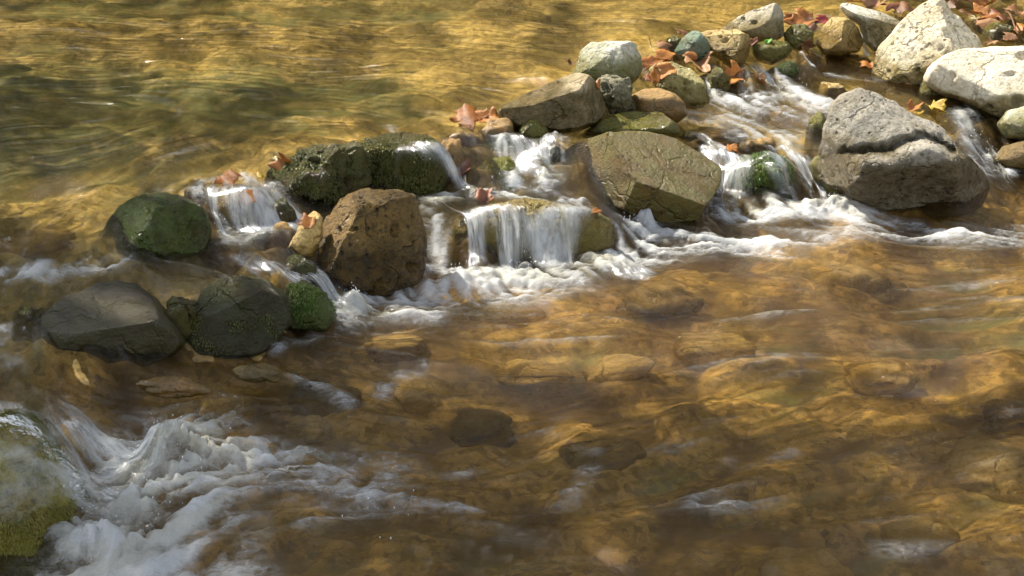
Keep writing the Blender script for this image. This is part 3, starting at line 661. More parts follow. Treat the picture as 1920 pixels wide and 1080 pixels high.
# water material
def water_mat():
    N = Nodes('stream water')
    tc = N.n('ShaderNodeTexCoord')
    fo = N.n('ShaderNodeAttribute', attribute_name='foam').outputs['Fac']
    st = N.n('ShaderNodeAttribute', attribute_name='streak').outputs['Fac']
    tu = N.n('ShaderNodeAttribute', attribute_name='turbulence').outputs['Fac']
    mp = N.n('ShaderNodeMapping'); mp.inputs['Scale'].default_value = (.45, 1, .6); N.l(tc.outputs['Object'], mp.inputs[0])
    n = N.noise(tc.outputs['Object'], 110, 5, .7); na = N.noise(mp.outputs[0], 42, 4, .6, .5); nf = N.noise(tc.outputs['Object'], 260, 3, .7)
    h = N.math('ADD', N.math('MULTIPLY', st, N.math('ADD', .16, N.math('MULTIPLY', tu, .5))), N.math('MULTIPLY', na, N.math('ADD', .38, N.math('MULTIPLY', tu, 1.2))))
    h = N.math('ADD', h, N.math('MULTIPLY', n, N.math('ADD', .2, N.math('MULTIPLY', tu, 2.2))))
    bp = N.n('ShaderNodeBump'); bp.inputs['Strength'].default_value = .5; bp.inputs['Distance'].default_value = .009
    N.l(h, bp.inputs['Height'])
    tr = N.n('ShaderNodeBsdfTransparent'); tr.inputs[0].default_value = (.93, .87, .68, 1)
    rf = N.n('ShaderNodeBsdfRefraction'); rf.inputs['IOR'].default_value = 1.33; rf.inputs['Roughness'].default_value = .03
    rf.inputs[0].default_value = (.95, .87, .66, 1); N.l(bp.outputs[0], rf.inputs['Normal'])
    body = N.n('ShaderNodeMixShader'); body.inputs[0].default_value = .30; N.l(tr.outputs[0], body.inputs[1]); N.l(rf.outputs[0], body.inputs[2])
    gl = N.n('ShaderNodeBsdfGlossy'); gl.inputs['Roughness'].default_value = .05
    N.l(bp.outputs[0], gl.inputs['Normal'])
    fr = N.n('ShaderNodeFresnel'); fr.inputs['IOR'].default_value = 1.33; N.l(bp.outputs[0], fr.inputs['Normal'])
    mx = N.n('ShaderNodeMixShader'); N.l(fr.outputs[0], mx.inputs[0]); N.l(body.outputs[0], mx.inputs[1]); N.l(gl.outputs[0], mx.inputs[2])
    fb = N.n('ShaderNodeBsdfPrincipled'); fb.inputs['Base Color'].default_value = (.70, .725, .73, 1); fb.inputs['Roughness'].default_value = .4
    fh = N.math('ADD', N.math('MULTIPLY', n, 1.6), N.math('MULTIPLY', nf, .8))
    b2 = N.n('ShaderNodeBump'); b2.inputs['Strength'].default_value = .4; b2.inputs['Distance'].default_value = .006
    N.l(fh, b2.inputs['Height']); N.l(b2.outputs[0], fb.inputs['Normal'])
    tl = N.n('ShaderNodeBsdfTranslucent'); tl.inputs[0].default_value = (.68, .71, .72, 1)
    fm = N.n('ShaderNodeMixShader'); fm.inputs[0].default_value = .35; N.l(fb.outputs[0], fm.inputs[1]); N.l(tl.outputs[0], fm.inputs[2])
    m3 = N.n('ShaderNodeMapping'); m3.inputs['Scale'].default_value = (.5, 1, 1); N.l(tc.outputs['Object'], m3.inputs[0])
    lace = N.noise(m3.outputs[0], 75, 5, .68, 1.2)
    ff = N.math('ADD', N.math('MULTIPLY', fo, 1.15), N.math('MULTIPLY', N.math('SUBTRACT', lace, .55), N.ramp(fo, [(.02, 0.), (.25, 1.7), (.8, 1.)])), True)
    ff = N.math('MULTIPLY', ff, N.math('ADD', .60, N.math('MULTIPLY', nf, .3)), True)
    m2 = N.n('ShaderNodeMixShader'); N.l(ff, m2.inputs[0]); N.l(mx.outputs[0], m2.inputs[1]); N.l(fm.outputs[0], m2.inputs[2])
    N.l(m2.outputs[0], N.out.inputs[0])
    return N.m
water = mesh_obj('water', np.stack([X, Y, Z], -1).reshape(-1, 3), grid_faces(NY, NX), water_mat())
set_attr(water, 'turbulence', np.clip(turb, 0, 1)); set_attr(water, 'foam', foam); set_attr(water, 'streak', L1)
tag(water, 'clear golden stream water running from the upper pool over the dam into the lower pool', None, None, 'structure')

# ------------------------------------------------------------------ stream bed
q = 2
Xb, Yb = X[::q, ::q], Y[::q, ::q]
depth = .075 + .02 * L3[::q, ::q] * .5 - .05 * blur(smooth(sl, .12, .5), 10)[::q, ::q]
depth = np.maximum(depth, .02)
Pb = np.stack([Xb, Yb, 0 * Xb], -1)
def cells(cell, seed):
    ix = np.floor(Xb / cell).astype(np.int64); iy = np.floor(Yb / cell).astype(np.int64)
    best = np.full(Xb.shape, 9.0); hh = np.zeros(Xb.shape)
    for ax in (-1, 0, 1):
        for ay in (-1, 0, 1):
            jx, jy = ix + ax, iy + ay; zz = jx * 0
            cx = (jx + _hash(jx, jy, zz, seed)) * cell; cy_ = (jy + _hash(jx, jy, zz, seed + 1)) * cell
            d = np.hypot(Xb - cx, Yb - cy_) / cell
            hh = np.where(d < best, _hash(jx, jy, zz, seed + 2), hh); best = np.minimum(best, d)
    return np.sqrt(np.clip(1 - best / .75, 0, 1)) * (.3 + .7 * hh)
COB = cells(.16, 5)
COBV = np.clip(COB * 1.15 + .12 * fbm(Pb * 14, 3, 31), 0, 1)
lump = fbm(Pb * 5, 2, 21) * .010 + COB * .030 + cells(.07, 3) * .012 + cells(.03, 9) * .006 - .014
Zb = blur(Z0, 6)[::q, ::q] - np.maximum(depth - lump, .014)
far = smooth(Yb, 8.2, 11.0) * .8
Zb = Zb + far + smooth(np.abs(Xb), 3.0, 6.5) * .7
def bed_mat():
    N = Nodes('stream bed gravel')
    tc = N.n('ShaderNodeTexCoord'); v = tc.outputs['Object']
    st = N.n('ShaderNodeAttribute', attribute_name='streak').outputs['Fac']
    st2 = N.n('ShaderNodeAttribute', attribute_name='streak_broad').outputs['Fac']
    dam = N.n('ShaderNodeAttribute', attribute_name='slope').outputs['Fac']
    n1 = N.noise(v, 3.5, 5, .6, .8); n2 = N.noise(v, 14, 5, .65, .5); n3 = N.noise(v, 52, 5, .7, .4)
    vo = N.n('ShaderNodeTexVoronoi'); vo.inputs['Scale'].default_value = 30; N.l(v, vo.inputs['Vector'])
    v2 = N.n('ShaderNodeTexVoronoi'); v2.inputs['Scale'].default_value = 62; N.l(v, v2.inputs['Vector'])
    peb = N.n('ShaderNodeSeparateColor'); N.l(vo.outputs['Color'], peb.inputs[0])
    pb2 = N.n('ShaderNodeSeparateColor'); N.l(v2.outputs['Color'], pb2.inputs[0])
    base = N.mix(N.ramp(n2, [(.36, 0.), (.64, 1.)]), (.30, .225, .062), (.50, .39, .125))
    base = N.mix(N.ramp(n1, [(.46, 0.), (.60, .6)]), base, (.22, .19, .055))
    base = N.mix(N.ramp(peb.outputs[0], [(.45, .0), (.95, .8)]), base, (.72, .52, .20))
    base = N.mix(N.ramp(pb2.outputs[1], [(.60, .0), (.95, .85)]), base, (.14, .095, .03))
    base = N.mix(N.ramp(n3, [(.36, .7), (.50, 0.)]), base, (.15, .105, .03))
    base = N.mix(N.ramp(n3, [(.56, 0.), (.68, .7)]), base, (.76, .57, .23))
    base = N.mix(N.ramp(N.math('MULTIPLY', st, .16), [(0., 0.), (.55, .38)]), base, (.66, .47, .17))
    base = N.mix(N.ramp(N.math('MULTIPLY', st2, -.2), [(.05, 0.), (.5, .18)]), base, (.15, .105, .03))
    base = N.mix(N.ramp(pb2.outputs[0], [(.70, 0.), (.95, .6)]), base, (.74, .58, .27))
    cob = N.n('ShaderNodeAttribute', attribute_name='cobble').outputs['Fac']; low = N.n('ShaderNodeAttribute', attribute_name='low').outputs['Fac']
    base = N.mix(N.math('MULTIPLY', low, N.ramp(cob, [(.22, .85), (.50, 0.)])), base, N.mix(n2, (.09, .06, .018), (.17, .115, .033)))
    base = N.mix(low, base, N.mix(1.0, base, (.84, .70, .50), 'MULTIPLY'))
    alg_or_refl = N.n('ShaderNodeAttribute', attribute_name='algae').outputs['Fac']  # this bed attribute paints the trees' green reflection into the colour
    base = N.mix(N.math('MULTIPLY', alg_or_refl, N.ramp(n2, [(.30, .35), (.6, 1.)])), base, N.mix(n3, (.045, .065, .020), (.14, .17, .055)))
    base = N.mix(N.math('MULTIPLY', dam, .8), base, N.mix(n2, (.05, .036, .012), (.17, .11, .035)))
    b = N.n('ShaderNodeBsdfPrincipled'); N.l(base, b.inputs['Base Color']); b.inputs['Roughness'].default_value = .75
    h = N.math('ADD', N.math('MULTIPLY', n3, .6), N.math('MULTIPLY', N.math('SUBTRACT', 1.0, vo.outputs['Distance']), .5))
    bp = N.n('ShaderNodeBump'); bp.inputs['Strength'].default_value = .4; bp.inputs['Distance'].default_value = .012
    N.l(h, bp.inputs['Height']); N.l(bp.outputs[0], b.inputs['Normal'])
    N.l(b.outputs[0], N.out.inputs[0]); return N.m
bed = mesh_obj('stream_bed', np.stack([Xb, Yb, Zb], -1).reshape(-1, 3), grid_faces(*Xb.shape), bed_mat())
GREEN_REFL = np.zeros(Xb.shape)  # green of mirrored trees and shade, painted on the upper-left bed
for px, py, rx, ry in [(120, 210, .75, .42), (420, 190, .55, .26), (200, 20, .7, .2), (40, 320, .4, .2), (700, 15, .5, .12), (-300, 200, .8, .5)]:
    c = at(px, py, .14 if py < 500 else -.07); GREEN_REFL = np.maximum(GREEN_REFL, np.exp(-((Xb - c[0]) / rx) ** 2 - ((Yb - c[1]) / ry) ** 2))
GREEN_REFL = smooth(GREEN_REFL + .16 * L3[::q, ::q] + .12 * L2[::q, ::q], .12, .6)
set_attr(bed, 'cobble', COBV * (1 - smooth(Z0, .19, .21)[::q, ::q] * .75)); set_attr(bed, 'low', (1 - smooth(Z0, .05, .12))[::q, ::q]); set_attr(bed, 'algae', GREEN_REFL); set_attr(bed, 'slope', (np.clip(blur(smooth(sl, .15, .55), 12), 0, 1) * smooth(X, -.86, -.72))[::q, ::q]); set_attr(bed, 'streak', L1[::q, ::q]); set_attr(bed, 'streak_broad', L2[::q, ::q])
tag(bed, 'gravelly golden brown stream bed and banks', None, None, 'structure')

# ------------------------------------------------------------------ stones lying on the bed
BVHS = []
zbed = lambda x, y: Zb[min(np.searchsorted(gy[::q], y), Zb.shape[0] - 1), min(np.searchsorted(gx[::q], x), Zb.shape[1] - 1)]
zwat = lambda x, y: Z[min(np.searchsorted(gy, y), NY - 1), min(np.searchsorted(gx, x), NX - 1)]
def bed_stone(label, px, py, wpx, dpx, mat, rise=.022, group='stones under the water', name='stream_stone'):
    p = at(px, py, -.05 if py > 520 else .16)
    for _ in range(5):
        zb = zbed(p[0], p[1]); p = at(px, py, zb + rise * .6)
    t = (p - CAM) @ FWD
    if group == 'stones under the water': rise = float(np.clip(min(zwat(p[0], p[1]), zwat(p[0] - .04, p[1]), zwat(p[0] + .04, p[1]), zwat(p[0], p[1] - .03)) - zb - .024, .006, rise))
    wx = wpx / 2 * t / F; wy = dpx / 2 * t / F / .46
    V, Fc = ico(4)
    v = np.sign(V) * np.abs(V) ** .85
    n = fbm(V * 1.1 + px * .37, 3, int(px) % 97)[:, None] * .42 + fbm(V * 4 + py * .3, 3, 5)[:, None] * .10
    v = v * (1 + n) * np.array([wx, wy, rise + .012])
    a = random.uniform(-.3, .3)
    W = np.stack([v[:, 0] * math.cos(a) - v[:, 1] * math.sin(a), v[:, 0] * math.sin(a) + v[:, 1] * math.cos(a), v[:, 2]], 1)
    base = np.array([p[0], p[1], zb + .002])
    return tag(mesh_obj(name, W + base, Fc, mat, loc=base), label, 'stone', group)

BED = [
 ('golden stone brightly sunlit under the lower pool, centre of the photo', 1000, 705, 150, 44, 'gold'),
 ('golden stone just right of the brightest stone in the lower pool', 1165, 692, 120, 38, 'gold'),
 ('long golden stone below the broad fall, right of centre', 1340, 645, 150, 44, 'gold'),
 ('rounded golden stone beside the small foam ridge left of centre', 790, 735, 120, 54, 'gold'),
 ('round golden stone in the right half of the lower pool, above the tan stone', 1655, 700, 130, 56, 'gold'),
 ('large tan stone near the right edge of the foreground', 1850, 868, 190, 90, 'gold'),
 ('tan stone in the lower right foreground with a white ripple above', 1715, 1004, 140, 60, 'gold'),
 ('golden stone cut by the bottom edge of the photo', 1510, 1064, 180, 60, 'gold'),
 ('yellow stone at the right edge under a sparkling ripple', 1893, 776, 100, 44, 'tan'),
 ('tiny golden stone above the lower left foam', 590, 806, 62, 34, 'gold'),
 ('small umber stone breaking the current below the black rounded rock', 480, 692, 90, 24, 'umber'),
 ('brown stone in the water in front of the dark grey slab', 325, 716, 130, 22, 'rust'),
 ('brown stone with a white overflow in the left mid stream', 610, 742, 130, 56, 'umber'),
 ('golden stone in the shallows right of the broad white fall', 1235, 560, 150, 36, 'gold'),
 ('golden stone in the right hand pool below the grey boulder', 1600, 520, 130, 34, 'gold'),
 ('umber stone in the dark water below the brightest stone', 905, 800, 120, 50, 'umber'),
 ('umber stone in the shaded foreground beside a pale wisp', 1130, 850, 150, 56, 'umber'),
 ('golden stone in front of the orange edge of the grey slab', 420, 770, 120, 44, 'gold'),
 ('golden stone near the foot of the mossy left shelf', 745, 648, 110, 34, 'gold'),
 ('golden stone below the foam of the broad fall', 960, 592, 130, 30, 'gold'),
 ('large golden stone drowned at the left edge of the upper pool', 70, 446, 150, 50, 'gold'),
 ('dark stone drowned at the left edge above the foam step', 40, 492, 110, 26, 'umber'),
 ('golden stone in the right mid pool above the white chute', 1500, 215, 110, 22, 'gold'),
 ('brown stone in the right mid pool behind the large slab', 1350, 262, 110, 24, 'rust'),
 ('golden stone in the shallow pool at the top right', 1600, 118, 60, 16, 'gold'),
]
FILL = [
 ('rust stone at the waterline just left of the flat brown boulder', 930, 250, 60, 26, 'rust', .05), ('ochre stone half under water below the flat brown boulder', 1000, 256, 70, 24, 'olive', .05),
 ('reddish stone in the crest water between brown dam rock and orange leaves', 842, 290, 60, 26, 'rust', .06), ('dark brown stone under the left edge of the large slab', 1050, 352, 50, 26, 'crumbly', .06),
 ('ochre stone in the mid pool behind the large slab', 1286, 258, 70, 24, 'olive', .05), ('reddish stone in the white water beside the tilted yellow green stone', 1352, 184, 56, 24, 'rust', .05),
 ('brown stone breaking the middle of the right mid pool', 1420, 214, 60, 20, 'umber', .04), ('rust stone at the lip of the tall white chute', 1424, 276, 70, 24, 'rust', .05),
 ('olive stone at the left foot of the grey boulder by the mid pool', 1536, 244, 50, 28, 'olive', .07), ('ochre stone behind the top left of the grey boulder', 1560, 178, 56, 22, 'tan', .05),
 ('brown stone at the front foot of the white pitted boulder', 1652, 152, 60, 22, 'umber', .05), ('ochre stone in the rapids below the brown wet lump', 1518, 116, 50, 20, 'rust', .05),
 ('reddish stone between the white pitted boulder and the grey boulder', 1700, 176, 64, 22, 'rust', .05), ('umber stone right of the curved yellow leaf', 1782, 208, 60, 24, 'umber', .05),
 ('dark stone in front of the huge cream boulder', 1850, 232, 60, 24, 'crumbly', .05), ('brown stone left of the small left fall', 366, 366, 40, 22, 'umber', .05),
 ('dark wet stone below the dark crumbly rock', 530, 412, 56, 28, 'crumbly', .06), ('umber stone right under the rounded brown dam rock', 826, 372, 60, 24, 'umber', .06),
 ('rust stone left of the glistening orange leaf', 530, 446, 50, 22, 'rust', .04), ('brown stone under the lip left of the broad white curtain', 806, 410, 40, 30, 'crumbly', .07),
 ('ochre stone by the dark left end of the small left ledge', 178, 486, 60, 20, 'olive', .04), ('umber stone on the ledge above the dark grey slab', 268, 508, 70, 20, 'umber', .035),
 ('rust stone on the ledge above the black rounded rock', 430, 494, 70, 20, 'rust', .035),
 ('olive stone behind the blue green stone', 1262, 84, 36, 18, 'olive', .05), ('brown stone left of the ochre tan block', 1330, 112, 50, 22, 'umber', .05),
 ('reddish brown stone below the orange and tan leaf on the central crest', 862, 268, 70, 26, 'rust', .05), ('brown stone between yellow moss and the rounded dam rock', 850, 345, 60, 26, 'umber', .05),
 ('dark stone under the central basin', 1010, 345, 70, 24, 'dark', .04), ('brown stone at the left foot of the large slab', 1042, 330, 50, 30, 'crumbly', .06),
 ('rust stone right of the large slab at the pool edge', 1345, 292, 90, 30, 'rust', .05), ('olive stone beside the tilted yellow green stone', 1345, 150, 50, 26, 'olive', .06),
 ('brown stone under the glassy fan of water', 1408, 150, 60, 26, 'rust', .05), ('tan stone below the faceted tan stone', 1568, 112, 70, 22, 'tan', .035),
 ('brown stone left of the glassy fan of water', 1375, 132, 50, 24, 'rust', .06), ('orange stone in the water by the white pitted boulder', 1622, 138, 50, 18, 'gold', .03),
 ('olive stone right of the upper grey boulder', 1800, 222, 70, 26, 'olive', .05), ('brown stone beneath the rightmost cascade', 1845, 268, 60, 30, 'umber', .05),
 ('brown stone at the foot of the small left fall', 505, 440, 80, 26, 'umber', .04), ('dark stone left of the brown rough boulder', 560, 512, 70, 24, 'crumbly', .05),
  ('brown stone right of the dark green round rock', 400, 470, 70, 20, 'umber', .035),
 ('dark stone between dark grey slab and black rounded rock', 345, 585, 60, 26, 'crumbly', .03), ('olive stone at the left end of the dark grey slab', 60, 600, 70, 30, 'olive', .04),
 ('brown stone under the right end of the broad white fall', 1120, 455, 60, 24, 'umber', .04), ('brown stone beside the wedge under the grey boulder', 1530, 372, 50, 20, 'olive', .03),
]
for lab, px, py, a, b, m, r in FILL: bed_stone(lab, px, py, a, b, M[m], r, 'small stones packed in the dam', 'dam_stone')
for lab, px, py, a, b, m in BED: bed_stone(lab, px, py, a, b, M[m])
BANK = [
 ('rust stone half buried between leaves at the top right', 1806, 10, 44, 16, 'rust', .03), ('umber stone in front of the far right stick', 1880, 44, 46, 18, 'umber', .035),
 ('tan stone at the right edge near the top corner', 1932, 40, 50, 20, 'tan', .04), ('brown stone behind the peak of the white pitted boulder', 1716, 12, 40, 14, 'umber', .03),
 ('brown wet stone right behind the pointed grey cream stone', 1842, 62, 40, 16, 'crumbly', .045), ('golden stone in the rill right of the white pitted boulder', 1800, 84, 50, 14, 'gold', .02),
 ('small cream pebble left of the peak of the white pitted boulder', 1690, 31, 28, 14, 'tan', .03),
 ('pale cream stone among leaves on the far right bank', 1868, 22, 40, 22, 'cream', .04),
 ('olive stone behind the shoulder of the huge cream boulder', 1868, 68, 60, 26, 'olive', .05),
 ('pointed grey cream stone right of the white pitted boulder', 1822, 52, 36, 24, 'cream', .05),
 ('tan stone at the top edge above the right bank', 1885, 3, 46, 22, 'tan', .05),
 ('brown stone at the top right edge of the bank', 1760, 4, 50, 14, 'umber', .03),
 ('wet brown stone right of the olive bank stone', 1912, 70, 50, 20, 'crumbly', .04),
]
for lab, px, py, a, b, m, r in BANK: bed_stone(lab, px, py, a, b, M[m], r, 'stones on the right bank', 'bank_stone')

# ------------------------------------------------------------------ waterfalls: thin veils of water that bend over the stones
def veil_mat():
    N = Nodes('white water veil')
    at_ = lambda n: N.n('ShaderNodeAttribute', attribute_name=n).outputs['Fac']
    cu, cv, fade, wh = at_('across'), at_('along'), at_('fade'), at_('white')
    cx = N.n('ShaderNodeCombineXYZ'); N.l(cu, cx.inputs[0]); N.l(cv, cx.inputs[1])
    def st(sx, sy, detail, dist):
        m = N.n('ShaderNodeMapping'); m.inputs['Scale'].default_value = (sx, sy, 1); N.l(cx.outputs[0], m.inputs[0])
        return N.noise(m.outputs[0], 1, detail, .6, dist)
    s1 = st(70, 9, 4, .5); s2 = st(260, 26, 3, .4); s3 = st(22, 7, 2, .3)
    f = N.math('ADD', N.math('MULTIPLY', s1, .5), N.math('ADD', N.math('MULTIPLY', s2, .28), N.math('MULTIPLY', s3, .3)))
    f = N.math('ADD', f, N.math('MULTIPLY', N.math('SUBTRACT', wh, .5), .35))
    f = N.ramp(f, [(.48, 0.), (.74, .85)])
    f = N.math('MULTIPLY', f, fade)
    bp = N.n('ShaderNodeBump'); bp.inputs['Strength'].default_value = .8; bp.inputs['Distance'].default_value = .008
    N.l(N.math('ADD', s1, N.math('MULTIPLY', s2, .5)), bp.inputs['Height'])
    tr = N.n('ShaderNodeBsdfTransparent'); tr.inputs[0].default_value = (.97, .96, .92, 1)
    gl = N.n('ShaderNodeBsdfGlossy'); gl.inputs['Roughness'].default_value = .08; N.l(bp.outputs[0], gl.inputs['Normal'])
    fr = N.n('ShaderNodeFresnel'); fr.inputs['IOR'].default_value = 1.33; N.l(bp.outputs[0], fr.inputs['Normal'])
    cl = N.n('ShaderNodeMixShader'); N.l(N.math('MULTIPLY', fr.outputs[0], N.math('MULTIPLY', fade, .55)), cl.inputs[0]); N.l(tr.outputs[0], cl.inputs[1]); N.l(gl.outputs[0], cl.inputs[2])
    b = N.n('ShaderNodeBsdfPrincipled'); b.inputs['Base Color'].default_value = (.70, .725, .73, 1); b.inputs['Roughness'].default_value = .22
    N.l(bp.outputs[0], b.inputs['Normal'])
    tl = N.n('ShaderNodeBsdfTranslucent'); tl.inputs[0].default_value = (.7, .73, .74, 1)
    wm = N.n('ShaderNodeMixShader'); wm.inputs[0].default_value = .4; N.l(b.outputs[0], wm.inputs[1]); N.l(tl.outputs[0], wm.inputs[2])
    mx = N.n('ShaderNodeMixShader'); N.l(f, mx.inputs[0]); N.l(cl.outputs[0], mx.inputs[1]); N.l(wm.outputs[0], mx.inputs[2])
    N.l(mx.outputs[0], N.out.inputs[0]); return N.m
SM = veil_mat()
DM = bpy.data.materials.new('water drops'); DM.use_nodes = True
DM.node_tree.nodes['Principled BSDF'].inputs['Base Color'].default_value = (.8, .83, .85, 1); DM.node_tree.nodes['Principled BSDF'].inputs['Roughness'].default_value = .1
rgw = np.random.default_rng(5)
ZVZ = np.maximum(ZV, Z)
def waterfall(label, lip, n, length, white=.5, drop=16):
    ws = np.array([at(px, py, zw(px, py, .12))[:2] for px, py in lip])
    dl = np.concatenate([[0], np.cumsum(np.linalg.norm(np.diff(ws, axis=0), axis=1))])
    m = max(8, int(dl[-1] / .005)); u = np.linspace(0, dl[-1], m)
    P = np.stack([np.interp(u, dl, ws[:, 0]), np.interp(u, dl, ws[:, 1])], 1)
    h = .004; steps = int(length / h)
    rows = []; vel = None; sl_ = None; zc = None; dist = np.zeros(m); along = []
    for i in range(steps):
        i0 = np.searchsorted(gx, P[:, 0]).clip(0, NX - 1); j0 = np.searchsorted(gy, P[:, 1]).clip(0, NY - 1)
        zs = ZVZ[j0, i0] + .003
        if zc is None: zc = zs; sl_ = np.zeros(m)
        else:
            sl_ = sl_ - 2 * drop * h; zn = np.maximum(zs, zc + sl_ * h); sl_ = (zn - zc) / h; sl_ = np.minimum(sl_, .3); dist = dist + np.hypot(h, zn - zc); zc = zn
        rows.append(np.stack([P[:, 0], P[:, 1], zc], 1)); along.append(dist.copy())
        v = VF[j0, i0] + np.stack([-gxv[j0, i0], -gyv[j0, i0]], 1) * .8
        v /= np.linalg.norm(v, axis=1)[:, None] + 1e-9
        vel = v if vel is None else .8 * vel + .2 * v
        for _ in range(6): vel[1:-1] = (vel[:-2] + vel[1:-1] * 2 + vel[2:]) / 4
        vel /= np.linalg.norm(vel, axis=1)[:, None] + 1e-9
        P = P + vel * h
    G = np.array(rows)
    for _ in range(3):
        z = G[..., 2]; z[1:-1, 1:-1] = (z[:-2, 1:-1] + z[2:, 1:-1] + z[1:-1, :-2] + z[1:-1, 2:] + 2 * z[1:-1, 1:-1]) / 6
    al = np.array(along); U_ = np.broadcast_to(u, al.shape)
    q3 = np.stack([U_ * 55, al * 9, 0 * al], -1)
    G[..., 2] += .0035 * vnoise(q3, n); G[..., 1] -= .004 * (vnoise(q3, n + 1) + 1) * np.clip(al / .03, 0, 1)
    v01 = np.linspace(0, 1, steps)[:, None]; u01 = np.linspace(0, 1, m)[None, :]
    endv = .68 + .28 * vnoise(np.stack([U_ * 30, 0 * al, 0 * al], -1), n + 2)
    st0 = .10 * (1 + vnoise(np.stack([U_ * 24, 0 * al, 0 * al + 5], -1), n + 4))
    hole = smooth(vnoise(np.stack([U_ * 19, al * 3.5, 0 * al + 9], -1), n + 5), -.62, -.15)
    fade = hole * smooth(v01, st0, st0 + .16) * (1 - smooth(v01, endv - .18, endv + .05)) * smooth(u01, 0, .14) * (1 - smooth(u01, .86, 1.))
    W = G.reshape(-1, 3)
    o = mesh_obj('waterfall', W, grid_faces(steps, m), SM, loc=W.mean(0))
    set_attr(o, 'across', U_ + n * .37); set_attr(o, 'along', al); set_attr(o, 'fade', fade); set_attr(o, 'white', np.broadcast_to(white + .25 * (v01 - .4), al.shape))
    return tag(o, label, 'waterfall', 'small falls through the dam')
waterfall('broad white curtain of water over the wide wet rock in the centre', [(796, 366), (830, 384), (880, 380), (940, 392), (1000, 380), (1080, 386)], 3, .30, .80)
waterfall('small glassy fall at the left, right of the dark green round rock', [(372, 350), (440, 338), (524, 358)], 5, .24, .66)
waterfall('faint trickles down the rounded brown dam rock', [(690, 262), (760, 256), (836, 272)], 7, .26, .60)
waterfall('white fall above the central basin, between yellow moss and the large slab', [(930, 286), (980, 288), (1050, 288)], 9, .20, .62)
waterfall('narrow chute running right along the foot of the large slab', [(1126, 380), (1146, 388), (1166, 396)], 11, .22, .62)
waterfall('tall white chute left of the grey boulder', [(1440, 256), (1486, 262), (1546, 282)], 13, .28, .86)
waterfall('thin film of water over the bright green mossy stone', [(1350, 300), (1400, 284), (1478, 286)], 15, .22, .58)
waterfall('sparkling cascade at the right, between grey boulder and dark rust stone', [(1782, 208), (1830, 220), (1872, 246)], 17, .26, .56)
waterfall('glassy fan of water below the ochre tan block at the top', [(1376, 112), (1410, 108), (1462, 120)], 19, .24, .46)
waterfall('thin waterfall beside the tilted yellow green stone', [(1314, 112), (1340, 116)], 21, .20, .66)
waterfall('tiny fall between the brown wet lump and the faceted tan stone', [(1496, 86), (1518, 92)], 23, .14, .62)
waterfall('narrow fall between the faceted tan stone and the white slab', [(1602, 60), (1626, 66)], 25, .18, .62)
waterfall('wide milky spill in the lower left corner beside the mossy boulder', [(-40, 748), (40, 748), (110, 764), (190, 800)], 27, .36, .58, 8)
waterfall('short spill beside the brown rough boulder, over the mossy left shelf', [(530, 496), (590, 504), (634, 524)], 29, .26, .76)
waterfall('clear film of water over the black rounded rock', [(384, 530), (440, 508), (510, 518)], 33, .20, .10)
waterfall('streaky film running down the yellow green mossy boulder in the corner', [(-90, 776), (0, 750), (96, 776)], 35, .62, .34, 6)
waterfall('thin film over the rust stone between large slab and green mossy stone', [(1280, 258), (1340, 266), (1380, 278)], 37, .26, .66)
waterfall('spill between the dark green round rock and the brown rough boulder', [(400, 474), (460, 470), (530, 478)], 41, .18, .40)
waterfall('shallow spill from the mid pool beside the smooth rust stone', [(1262, 236), (1290, 244), (1320, 250)], 43, .16, .45)

# spray
dv, df = [], []
V0, F0 = ico(1); off = 0
for px, py, n, sp in [(340, 850, 60, .05), (260, 940, 60, .06), (850, 520, 50, .05), (1000, 495, 40, .05), (1560, 385, 50, .04), (1200, 440, 25, .03), (1450, 178, 40, .05), (1850, 290, 30, .03), (660, 575, 24, .025), (960, 350, 24, .03), (430, 430, 14, .03), (700, 965, 10, .05)]:
    c = at(px, py, zw(px, py))
    for k in range(n):
        d = rgw.normal(0, sp, 2); x, y = c[0] + d[0], c[1] + d[1]
        P = np.array([x, y, zwat(x, y) + abs(rgw.normal(0, .012)) + .002])
        dv.append(V0 * rgw.uniform(.0004, .0012) * np.array([1, 1, rgw.uniform(1, 3.2)]) + P); df.append(F0 + off); off += len(V0)
tag(mesh_obj('water_droplets', np.concatenate(dv), np.concatenate(df), DM), 'spray droplets leaping off the white water', None, None, 'stuff')

